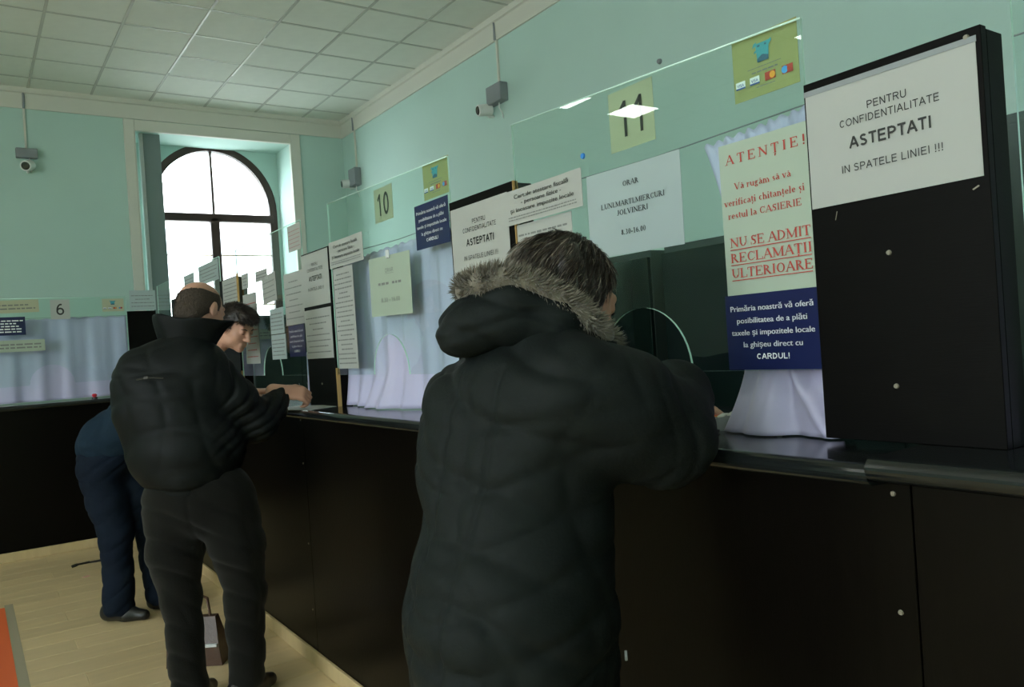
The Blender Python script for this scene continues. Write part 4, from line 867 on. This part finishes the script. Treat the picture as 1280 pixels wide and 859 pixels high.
# ---- woman in the quilted coat
W = person('woman in a dark padded coat with fur-trimmed hood, leaning on the near counter', (.80, 1.27))
g = np.array([.8, .6, 0]); rt = np.array([.6, -.8, 0])
Hc = np.array([.174, .085, 1.485]); Rh = rotm((.72, .55, -.42))
neck = np.array([.13, .045, 1.36])
body = [rc((.02, 0, .86), (.03, 0, 1.0), .13, .125, k=.05), rc((.03, 0, 1.0), (.085, .03, 1.22), .12, .13, k=.05), rc((.01, .14, 1.29), (.15, -.07, 1.30), .06, .06, k=.05), rc(neck, Hc + Rh @ np.array([0, -.02, -.05]), .058, .052, k=.03)]
body += xf(head_prims(), Rh, Hc)
Rw, Re, Rs = (.41, .33, 1.222), (.335, .02, 1.215), (.165, -.09, 1.30)
Lw, Le, Ls_ = (.40, .46, 1.222), (.16, .42, 1.205), (.0, .17, 1.29)
for s_, e_, h_ in ((Rs, Re, Rw), (Ls_, Le, Lw)): body += chain([(*s_, .052), (*e_, .042), (*h_, .028)], k=.03)
Rhand = rotm((.05, .95, -.05)); body += xf(hand_prims(-1, .35), Rhand, np.array(Rw) + Rhand @ np.array([0, .06, .005])); Lh = rotm((.85, -.2, -.05)); body += xf(hand_prims(1, .35), Lh, np.array(Lw) + Lh @ np.array([0, .06, .005]))
for hx, hy in ((-.015, .055), (.055, -.055)): body += chain([(hx, hy, .84, .085), (hx + .0, hy, .46, .055), (hx - .01, hy, .07, .036)], k=.03)
V, Q = solid(body, .0062); mesh_obj('body', V, Q, M['skin'], W)
coat_m = fabric('dark_green_grey_coat_cloth', (.0078, .0105, .0098), .66, .0, bump=.12, bs=180)
coat = [el((.045, .01, .95), (.165, .205, .36), rotm(g), k=.05)]
coat = [rc((.015, .0, .62), (.02, .0, .90), .195, .195, k=.06), rc((.02, 0, .90), (.075, .03, 1.18), .190, .165, k=.07), rc((-.02, .09, 1.265), (.13, -.05, 1.285), .108, .108, k=.06), rc((-.02, .06, 1.16), (-.01, .08, 1.25), .13, .12, k=.06), rc((.07, .02, 1.31), (.13, .03, 1.39), .11, .09, k=.05)]
coat += chain([(.165, -.08, 1.305, .098), (.245, -.04, 1.265, .102), (.325, .02, 1.213, .097), (.375, .13, 1.258, .075), (.41, .29, 1.228, .052)], k=.05)
coat += chain([(.03, .17, 1.275, .09), (.08, .28, 1.24, .085), (.13, .36, 1.245, .080), (.28, .43, 1.245, .07), (.385, .46, 1.225, .052)], k=.035)
def coat_disp(P, N):
    z = P[:, 2]; sl = P[:, 0] > .20                      # sleeve side
    sl = np.clip((P[:, 0] - .17) / .06, 0, 1) * (z > 1.05)
    a = waves(P * np.array([1, 1, 1.8]), (9, 9, 10), 3, 4); d = .0035 * a
    r1 = ridge(waves(P + .02 * np.sin(P[:, [1, 2, 0]] * 9), (7, 7, 17), 8, 2)); d -= .010 * r1 * (1 - sl)
    r2 = ridge(waves(P + .015 * np.sin(P[:, [2, 0, 1]] * 14), (13, 12, 26), 21, 2)); d -= .0075 * r2 ** 1.6 * (1 - .5 * sl)
    lat = P @ np.array([.6, -.8, 0]); seam = sum(np.exp(-((lat - c - .012 * np.sin(z * 6)) / .0045) ** 2) for c in (-.12, -.015, .085)); d -= .007 * seam * (1 - sl) * (z < 1.36)
    ax = np.array([.7, .45, -.35]); s_ = P @ ax; r3 = ridge(np.sin(s_ * 48 + 3 * np.sin(P[:, 2] * 15) + 2 * np.sin(P[:, 0] * 20)), 1.2); d -= .0055 * r3 * sl * (.5 + .5 * np.sin(P[:, 1] * 30 + P[:, 2] * 18))
    return d
def hemcut(P): return .60 + .01 * np.sin(P[:, 0] * 20) - P[:, 2]
V, Q = solid(coat, .0075, coat_disp, relax=2, clip=hemcut); mesh_obj('coat', V, Q, coat_m, W)
# hood lying on the back, its rim of fur
rim = [(-.022, .005, 1.502), (.005, -.03, 1.512), (.045, -.045, 1.516), (.09, -.045, 1.506), (.14, -.04, 1.478), (.185, -.03, 1.442), (.226, .0, 1.402), (.25, .07, 1.375), (.23, .17, 1.38), (.16, .22, 1.42), (.07, .2, 1.465), (.01, .12, 1.50), (-.022, .06, 1.506)]
rim_np = np.array(rim)
hood = [el((.02, .02, 1.435), (.105, .10, .055), k=.05), el((-.045, .0, 1.422), (.036, .055, .038), k=.04), rc((.005, .0, 1.462), (.06, -.02, 1.465), .045, .048, k=.04), rc((.06, -.02, 1.465), (.14, -.02, 1.435), .048, .042, k=.04), rc((.14, -.02, 1.435), (.205, .02, 1.38), .042, .038, k=.04), rc((.215, .02, 1.375), (.2, .15, 1.37), .045, .045, k=.04), rc((.0, .1, 1.46), (.16, .19, 1.40), .045, .045, k=.04)]
def hood_disp(P, N):
    a = waves(P * np.array([1, 1, 1.5]), (14, 14, 20), 5, 3); r1 = ridge(waves(P, (12, 9, 30), 14, 2))
    seam = np.exp(-((P[:, 2] - 1.428 - .25 * np.clip(P[:, 0], -1, .1)) / .006) ** 2) * (P[:, 1] < .02); return .005 * a - .009 * r1 - .006 * seam
V, Q = solid(hood, .0065, hood_disp, relax=2); mesh_obj('hood', V, Q, coat_m, W)
fur_m = mat('grey_brown_fur', (.17, .15, .115), .7, .25, var=.65, vscale=34, sheen=.3)
nR = len(rim); fr_pts = []; fr_dir = []; rs = np.random.RandomState(5); tub = []
for i in range(nR): a, b = rim_np[i], rim_np[(i + 1) % nR]; tub.append(rc(a, b, .0175, k=.02))
Vt, Qt = solid(tub, .006); 
for _ in range(11000):
    i = rs.randint(nR); t = rs.rand(); a, b = rim_np[i], rim_np[(i + 1) % nR]; c = a + (b - a) * t; T = (b - a) / np.linalg.norm(b - a); q = rs.normal(0, 1, 3); q -= T * (q @ T); q /= np.linalg.norm(q); q[2] += .25
    fr_pts.append(c + q * .016); fr_dir.append(q + T * .45)
fr_pts = np.array(fr_pts); fr_dir = np.array(fr_dir)
o = strands(fr_pts, lambda P, s_: fr_dir if s_ == 0 else fr_dir, .021, 3, .0011, 6, W, 'fur_trim', fur_m, droop=.05, jitter=.35); o['kind'] = 'stuff'; o['label'] = 'grey-brown fur rim of the hood'
mesh_obj('fur_backing', Vt, Qt, fur_m, W)
# hair: a soft cap with lobes plus strands combed down from the crown
hair_m = mat('greying_brown_hair', (.024, .017, .012), .42, .5, var=.55, vscale=16)
grey_m = mat('grey_hair', (.19, .16, .13), .40, .5, var=.4, vscale=16)
hp = [el((0, -.022, .028), (.084, .100, .088), k=.02), el((0, -.075, -.03), (.070, .045, .060), k=.03), el((-.072, -.045, -.005), (.034, .042, .046), k=.014), el((.07, -.02, -.010), (.026, .05, .055), k=.02), el((-.035, -.088, .04), (.05, .035, .045), k=.012), el((.045, -.08, .03), (.05, .035, .05), k=.014)]
capH = xf(hp, Rh, Hc)
Rinv = Rh.T
def faceclip(P):
    L = (P - Hc) @ Rh; return np.minimum(.012 - 0 * L[:, 0], 1) * 0 + np.maximum(L[:, 1] - (.030 + .35 * np.clip(L[:, 2] - .02, -.2, .1)), -(L[:, 2] + .085))
def hair_disp(P, N):
    L = (P - Hc) @ Rh; an = np.arctan2(L[:, 0], -L[:, 1]); return .0022 * np.sin(an * 34 + 5 * np.sin(L[:, 2] * 28)) + .0016 * np.sin(an * 71 + 9 * np.sin(L[:, 2] * 21) + 2) + .004 * waves(P, (26, 26, 26), 31, 3)
V, Q = solid(capH, .0045, hair_disp, clip=faceclip); hair = mesh_obj('hair', V, Q, hair_m, W)
def comb(P, s_):
    L = (P - Hc) @ Rh; q = np.stack([L[:, 0] * .9, L[:, 1] * .9 + .0, np.full(len(L), -.075)], 1); q[:, 1] -= .02; q[:, 0] += .03 * np.sin(L[:, 2] * 40 + L[:, 1] * 30)
    nrm = L / np.linalg.norm(L, axis=1)[:, None]; q -= nrm * (q * nrm).sum(1)[:, None] * .96; q /= np.linalg.norm(q, axis=1)[:, None] + 1e-9; return q @ Rh.T
rs = np.random.RandomState(8)
sel = rs.choice(len(V), 9000); Lz = ((V[sel] - Hc) @ Rh); ok = Lz[:, 2] > -.075; R0 = V[sel][ok] + rs.normal(0, .001, (ok.sum(), 3)); Lk = (R0 - Hc) @ Rh
band = (np.abs(Lk[:, 0] + .030 + .2 * (Lk[:, 2] - .05)) < .017) | (rs.rand(len(R0)) < .14)
o = strands(R0[~band], comb, .034, 4, .0007, 9, W, 'hair_strands', hair_m, jitter=.16); o['kind'] = 'stuff'
o = strands(R0[band], comb, .034, 4, .0008, 10, W, 'hair_strands', grey_m, jitter=.16); o['kind'] = 'stuff'; o['label'] = 'paler grey strands'
trou = []
for hx, hy in ((-.015, .055), (.055, -.055)): trou += chain([(hx, hy, .78, .10), (hx, hy, .46, .08), (hx - .01, hy, .09, .07)], k=.04)
blackcloth = fabric('black_trouser_cloth', (.012, .012, .013))
V, Q = solid(trou, .009); mesh_obj('trousers', V, Q, blackcloth, W)
shoe_m = mat('black_shoe_leather', (.010, .010, .010), .35, .5)
def shoe(parent, c, yawv, L=.28, name='shoe', m=None):
    R_ = rotm((math.cos(yawv), math.sin(yawv), 0)); pr = [rc((0, -L * .32, .045), (0, L * .05, .040), .042, .040, k=.03), rc((0, L * .05, .036), (0, L * .36, .026), .044, .030, k=.03), rc((0, -L * .28, .07), (0, -L * .12, .085), .042, .040, k=.03)]
    V, Q = solid(xf(pr, R_, np.array([c[0], c[1], 0.])), .008, clip=lambda P: -P[:, 2] + .001); mesh_obj(name, V, Q, m or shoe_m, parent)
for hx, hy in ((-.025, .055), (.045, -.055)): shoe(W, (hx + .03, hy + .03), math.atan2(.6, .8), .25)
o = MB().box(-.0025, .0025, -.002, .002, -.012, .006, bev=.001).build('zip_pull', M['grey'], W); o.location = (.222, -.075, .835)
for o in [x for x in C.objects if x.parent == W and x.name.startswith('body')]:
    pass
def eyes(par, Rr, Hh):
    "lowered lids: a dark lash line along each"
    for sx in (-1, 1): MB().tube([tuple(Hh + Rr @ np.array((sx * .031 + dx, .0972 - abs(dx) * .33, -.0005 - (1 - abs(dx) / .013) * .0018))) for dx in (-.012, -.006, 0, .006, .012)], [.0006, .0012, .0014, .0012, .0006], 5).build('eyelashes', shoe_m0, par)
eyes(W, Rh, Hc)

# ---- bald man
B_ = person('balding man in a black padded jacket, standing with his hand on the counter', (.75, 3.42))
Hb = np.array([.036, .075, 1.618]); Rb = rotm((.42, .9, -.30))
b = [rc((.01, 0, .90), (-.02, 0, 1.08), .135, .13, k=.05), rc((-.02, 0, 1.08), (-.06, .0, 1.28), .12, .12, k=.04), rc((-.17, .03, 1.38), (.07, .0, 1.39), .052, .052, k=.04), rc((-.01, .03, 1.44), Hb + Rb @ np.array([0, -.025, -.05]), .062, .060, k=.03)]
b += xf(head_prims(1.03), Rb, Hb)
rs_, re_, rw_ = (.085, .0, 1.385), (.225, .10, 1.135), (.298, .26, 1.235); ls_, le_, lw_ = (-.22, .04, 1.36), (-.20, .22, 1.13), (.10, .36, 1.245)
for s_, e_, h_ in ((rs_, re_, rw_), (ls_, le_, lw_)): b += chain([(*s_, .055), (*e_, .044), (*h_, .030)], k=.03)
R1 = rotm((.88, .22, -.16), up=(0, -.8, 1)); b += xf([(q[0], q[1] * 1.1) + ((q[2] * 1.1, q[3] * 1.2, q[4] * 1.2, q[5]) if q[0] == 'rc' else (q[2] * 1.1, q[3], 0, q[5])) for q in hand_prims(-1, 1.0, .14, [1.2, 1.15, 1.2, 1.3])], R1, np.array(rw_) + R1 @ np.array([0, .040, .020])); R2 = rotm((.8, .0, .05)); b += xf(hand_prims(1, .8), R2, np.array(lw_) + R2 @ np.array([0, .062, .004]))
for pts in ([(-.09, 0, .85, .085), (-.095, 0, .48, .055), (-.08, .02, .08, .04)], [(.11, 0, .85, .09), (.15, .03, .48, .06), (.125, .05, .08, .04)]): b += chain(pts, k=.03)
V, Q = solid(b, .0062); mesh_obj('body', V, Q, M['skin'], B_)
eyes(B_, Rb, Hb)
jm = fabric('black_padded_nylon', (.0045, .0062, .0062), .55, .0, bump=.10, bs=200)
j = [rc((-.02, .0, .99), (-.02, 0, 1.05), .175, .18, k=.06), el((-.035, 0, 1.06), (.245, .17, .19), k=.06), el((-.085, .0, 1.24), (.235, .165, .20), k=.06), rc((-.20, .02, 1.37), (.055, .0, 1.38), .088, .088, k=.05), rc((-.10, .02, 1.41), (-.0, .03, 1.46), .10, .10, k=.05), rc((-.18, .0, 1.36), (.04, .0, 1.37), .115, .11, k=.05)]
j += chain([(.085, .0, 1.355, .092), (.165, .05, 1.24, .090), (.232, .10, 1.135, .082), (.27, .18, 1.185, .066), (.290, .240, 1.232, .050)], k=.03)
j += chain([(-.235, .03, 1.33, .088), (-.25, .12, 1.20, .085), (-.19, .23, 1.13, .078), (-.03, .31, 1.19, .065), (.075, .35, 1.24, .05)], k=.03)
def jdisp(P, N):
    z = P[:, 2]; sl = np.clip((P[:, 0] - .12) / .05, 0, 1) * (z > 1.02); d = .003 * waves(P, (10, 10, 12), 41, 4)
    d -= .005 * ridge(waves(P, (5, 7, 19), 43, 2)) * (1 - sl); d -= .006 * ridge(waves(P, (12, 12, 22), 45, 2))
    s_ = P @ np.array([.45, .5, -.62]); d -= .012 * ridge(np.sin(s_ * 62 + 2.5 * np.sin(P[:, 2] * 14)), 1.3) * sl
    d -= .010 * np.exp(-((z - .905) / .010) ** 2); d -= .004 * np.exp(-((z - 1.375 - .06 * P[:, 0]) / .004) ** 2) * (P[:, 1] < .02) * (1 - sl); return d
V, Q = solid(j, .0075, jdisp, relax=2, clip=lambda P: .878 + .05 * P[:, 0] * -1 - P[:, 2]); mesh_obj('jacket', V, Q, jm, B_)
# stand-up collar: a flaring band, open towards the front right
cm = MB(); cc = np.array([-.005, .045]); N_ = 40
for i in range(N_ + 1):
    t = math.radians(-330 + 310 * i / N_) + .25; ct, st = math.cos(t), math.sin(t); front = max(0, ct) ** 2
    for lv, (rr, zz) in enumerate(((.098, 1.455), (.108, 1.50), (.118, 1.545), (.128, 1.580 - .02 * ct), (.124, 1.592 - .024 * ct), (.112, 1.585 - .024 * ct), (.10, 1.52), (.09, 1.46))):
        rr2 = rr + (.055 * front * max(0, lv - 1) / 3 if 1 < lv < 6 else 0) + .003 * math.sin(9 * t + lv)
        cm.v.append((cc[0] + rr2 * ct * 1.12, cc[1] + rr2 * st * .86, zz + .004 * math.sin(5 * t)))
for i in range(N_):
    for q in range(8): a = i * 8; cm.f.append((a + q, a + (q + 1) % 8, a + 8 + (q + 1) % 8, a + 8 + q)); cm.mi.append(0)
cm.f += [tuple(range(8)), tuple(N_ * 8 + q for q in reversed(range(8)))]; cm.mi += [0, 0]
o = cm.build('collar', jm, B_, smooth=True); sb_ = o.modifiers.new('sub', 'SUBSURF'); sb_.levels = 1; sb_.render_levels = 1
m = MB(); m.tube([(-.135, -.168, 1.352), (-.10, -.176, 1.357), (-.065, -.176, 1.356), (-.03, -.172, 1.352)], .0035, 6); m.build('hanging_loop', M['black'], B_); MB().box(-.102, -.084, -.182, -.176, 1.352, 1.362, bev=.002).build('loop_tab', mat('dull_grey_tab', (.06, .06, .06), .7), B_)
tm = fabric('dark_olive_corduroy', (.0038, .0040, .0030), .85, .1)
t_ = [el((.012, .0, .86), (.222, .15, .17), k=.05)] + chain([(-.098, .0, .82, .120), (-.098, -.01, .64, .108), (-.095, .0, .47, .080), (-.085, .02, .10, .078)], k=.025) + chain([(.125, .0, .82, .118), (.148, .0, .64, .106), (.158, .03, .46, .084), (.130, .05, .10, .076)], k=.025)
def tdisp(P, N):
    d = .005 * waves(P, (9, 9, 14), 51, 3); d -= .008 * ridge(waves(P + .02 * np.sin(P[:, [1, 2, 0]] * 11), (12, 10, 24), 55, 2)); d -= .005 * np.exp(-((P[:, 0] - .02) / .006) ** 2) * (P[:, 2] > .62); return d
V, Q = solid(t_, .0075, tdisp, relax=2, clip=lambda P: np.maximum(.045 - P[:, 2], P[:, 2] - .985)); mesh_obj('trousers', V, Q, tm, B_)
shoe(B_, (-.08, .07), 1.45, .30); shoe(B_, (.14, .10), 1.2, .30)
stub = mat('short_dark_hair', (.060, .045, .034), .7, .3, var=.5, vscale=120, bump=.6, bscale=400)
def scalp(P, base):
    L = (P - Hb) @ Rb; return L
hb = xf([el((0, -.012, .022), (.0805, .1005, .086), k=.02), el((0, -.06, -.035), (.062, .045, .05), k=.03)], Rb, Hb)
def bald_clip(P):
    L = (P - Hb) @ Rb; crown = .030 - .25 * (L[:, 1] + .09) + .0 * L[:, 0]
    edge = np.sqrt(((L[:, 0] + .008) / .068) ** 2 + ((L[:, 1] + .012) / .095) ** 2)
    return np.maximum(np.maximum((.97 - edge) * .05 * (L[:, 2] > .0) - .0005, L[:, 1] - .035), -(L[:, 2] + .075 - .01 * np.sin(L[:, 0] * 60)))
V, Q = solid(hb, .0045, clip=bald_clip); mesh_obj('hair', V, Q, stub, B_)
rs = np.random.RandomState(3); sel = V[rs.choice(len(V), 5000)]
def comb_b(P, s_):
    L = (P - Hb) @ Rb; n_ = L / np.linalg.norm(L, axis=1)[:, None]; q = np.stack([0 * L[:, 0], 0 * L[:, 0] - .2, 0 * L[:, 0] - 1], 1); q -= n_ * (q * n_).sum(1)[:, None]; q = q / np.linalg.norm(q, axis=1)[:, None] + n_ * .25; return q @ Rb.T
ring_ = (sel - Hb) @ Rb; out_ = np.sqrt(((ring_[:, 0] + .008) / .072) ** 2 + ((ring_[:, 1] + .015) / .098) ** 2) > .88
o = strands(sel[out_], comb_b, .010, 2, .0006, 12, B_, 'hair_strands', stub, jitter=.15); o['kind'] = 'stuff'
MB().tube([(.287 + .030 * math.cos(a_) * .5, .245 + .0 + .034 * math.sin(a_), 1.208 + .034 * math.cos(a_)) for a_ in [i * .5236 for i in range(13)]], .004, 6).build('watch_strap', M['black'], B_)

# ---- young man bending over the counter
Y = person('young dark-haired man in blue jacket and jeans, bending over the far counter', (.95, 4.75))
Hy = np.array([.407, -.10, 1.583]); Ry = rotm((.80, -.42, -.48))
y_ = [rc((-.40, .03, .93), (-.30, .05, 1.05), .10, .09, k=.03), rc((-.30, .05, 1.05), (.06, .0, 1.28), .09, .09, k=.03), rc((.10, -.14, 1.33), (.14, .07, 1.34), .045, .045, k=.03), rc((.17, -.04, 1.42), Hy + Ry @ np.array([0, -.025, -.055]), .058, .052, k=.03)]
y_ += xf(head_prims(.98), Ry, Hy)
yrs, yre, yrw = (.12, -.16, 1.34), (.20, -.14, 1.25), (.33, -.02, 1.235); yls, yle, ylw = (.16, .10, 1.34), (.20, .16, 1.25), (.30, .08, 1.225)
for s_, e_, h_ in ((yrs, yre, yrw), (yls, yle, ylw)): y_ += chain([(*s_, .050), (*e_, .040), (*h_, .028)], k=.03)
R1 = rotm((.9, .2, -.05)); y_ += xf(hand_prims(-1, .5), R1, np.array(yrw) + R1 @ np.array([0, .05, .004])); R2 = rotm((.85, -.3, -.05)); y_ += xf(hand_prims(1, .6), R2, np.array(ylw) + R2 @ np.array([0, .055, .004]))
for pts in ([(-.42, .0, .90, .09), (-.37, .0, .49, .058), (-.375, .0, .08, .038)], [(-.36, .13, .90, .09), (-.26, .16, .49, .058), (-.22, .17, .08, .038)]): y_ += chain(pts, k=.03)
V, Q = solid(y_, .006); mesh_obj('body', V, Q, M['skin'], Y); eyes(Y, Ry, Hy)
for sx in (-1, 1):
    p_ = [Hy + Ry @ np.array(q) for q in ((sx * .015, .099, .021), (sx * .030, .097, .027), (sx * .046, .085, .022))]; MB().tube([tuple(q) for q in p_], [.0022, .003, .0015], 6).build('eyebrow', hair_m, Y)
ym = fabric('dark_blue_jacket_cloth', (.009, .022, .038), .75, 0)
jk = [el((-.40, .04, 1.0), (.165, .175, .12), rotm((.75, .0, .45)), k=.05), rc((-.38, .04, 1.0), (-.2, .06, 1.13), .155, .15, k=.05), rc((-.2, .06, 1.13), (.06, .0, 1.30), .15, .14, k=.05), rc((.10, -.16, 1.33), (.14, .08, 1.34), .08, .08, k=.04), rc((.14, -.035, 1.38), (.20, -.04, 1.44), .085, .075, k=.03)]
for s_, e_, h_ in ((yrs, yre, yrw), (yls, yle, ylw)): jk += chain([(*s_, .08), (*e_, .068), (*h_, .045)], k=.03)
V, Q = solid(jk, .009, lambda P, N: .005 * waves(P, (12, 12, 14), 61, 3) - .007 * ridge(waves(P, (18, 12, 14), 63, 2)), relax=2, clip=lambda P: -(P[:, 2] - .905) - .45 * (P[:, 0] + .55)); mesh_obj('jacket', V, Q, ym, Y)
jeans = fabric('dark_denim', (.005, .010, .020), .8, 0, bump=.3, bs=300, var=.3)
jn = [el((-.405, .05, .90), (.165, .165, .13), k=.05)] + chain([(-.43, .0, .84, .118), (-.40, .0, .66, .108), (-.365, .0, .48, .088), (-.375, .0, .09, .083)], k=.03) + chain([(-.36, .12, .84, .11), (-.30, .14, .66, .10), (-.255, .16, .48, .082), (-.225, .17, .09, .078)], k=.03)
V, Q = solid(jn, .0085, lambda P, N: .004 * waves(P, (10, 10, 14), 71, 3) - .007 * ridge(waves(P, (14, 12, 26), 73, 2)), relax=2, clip=lambda P: np.maximum(.035 - P[:, 2], P[:, 2] - 1.0)); mesh_obj('jeans', V, Q, jeans, Y)
MB().box(-.50, -.40, -.118, -.112, .80, .802).build('pocket_seam', jeans, Y)
shoe(Y, (-.345, .0), -.05, .30); shoe(Y, (-.16, .17), .1, .29)
yh = xf([el((0, -.014, .036), (.083, .104, .088), k=.02), el((0, -.07, -.02), (.066, .042, .055), k=.03), el((0, .070, .082), (.060, .036, .026), k=.02), el((.0, .03, .098), (.062, .07, .026), k=.02)], Ry, Hy)
def yclip(P):
    L = (P - Hy) @ Ry; front = np.where(L[:, 2] > .052, -1, L[:, 1] - .030 - .25 * np.clip(L[:, 2], 0, .06)); ear = .0; return np.maximum(np.maximum(front * 1.0, -(L[:, 2] + .06 + .35 * np.clip(L[:, 1] + .01, -.06, 1) * -1)), -1)
V, Q = solid(yh, .0045, lambda P, N: .003 * waves(P, (45, 45, 45), 81, 3), clip=yclip); yhm = mat('dark_brown_hair', (.022, .015, .011), .45, .45, var=.4, vscale=40); mesh_obj('hair', V, Q, yhm, Y)
rs = np.random.RandomState(13); sel = V[rs.choice(len(V), 6000)]
def comb_y(P, s_):
    L = (P - Hy) @ Ry; n_ = L / np.linalg.norm(L, axis=1)[:, None]; q = np.stack([L[:, 0] * 4, np.where(L[:, 2] > .07, .9, -.3), np.where(L[:, 2] > .07, .1, -1.)], 1); q -= n_ * (q * n_).sum(1)[:, None]; q = q / (np.linalg.norm(q, axis=1)[:, None] + 1e-9) + n_ * .35; return q @ Ry.T
o = strands(sel, comb_y, .026, 3, .0009, 14, Y, 'hair_strands', yhm, jitter=.45); o['kind'] = 'stuff'
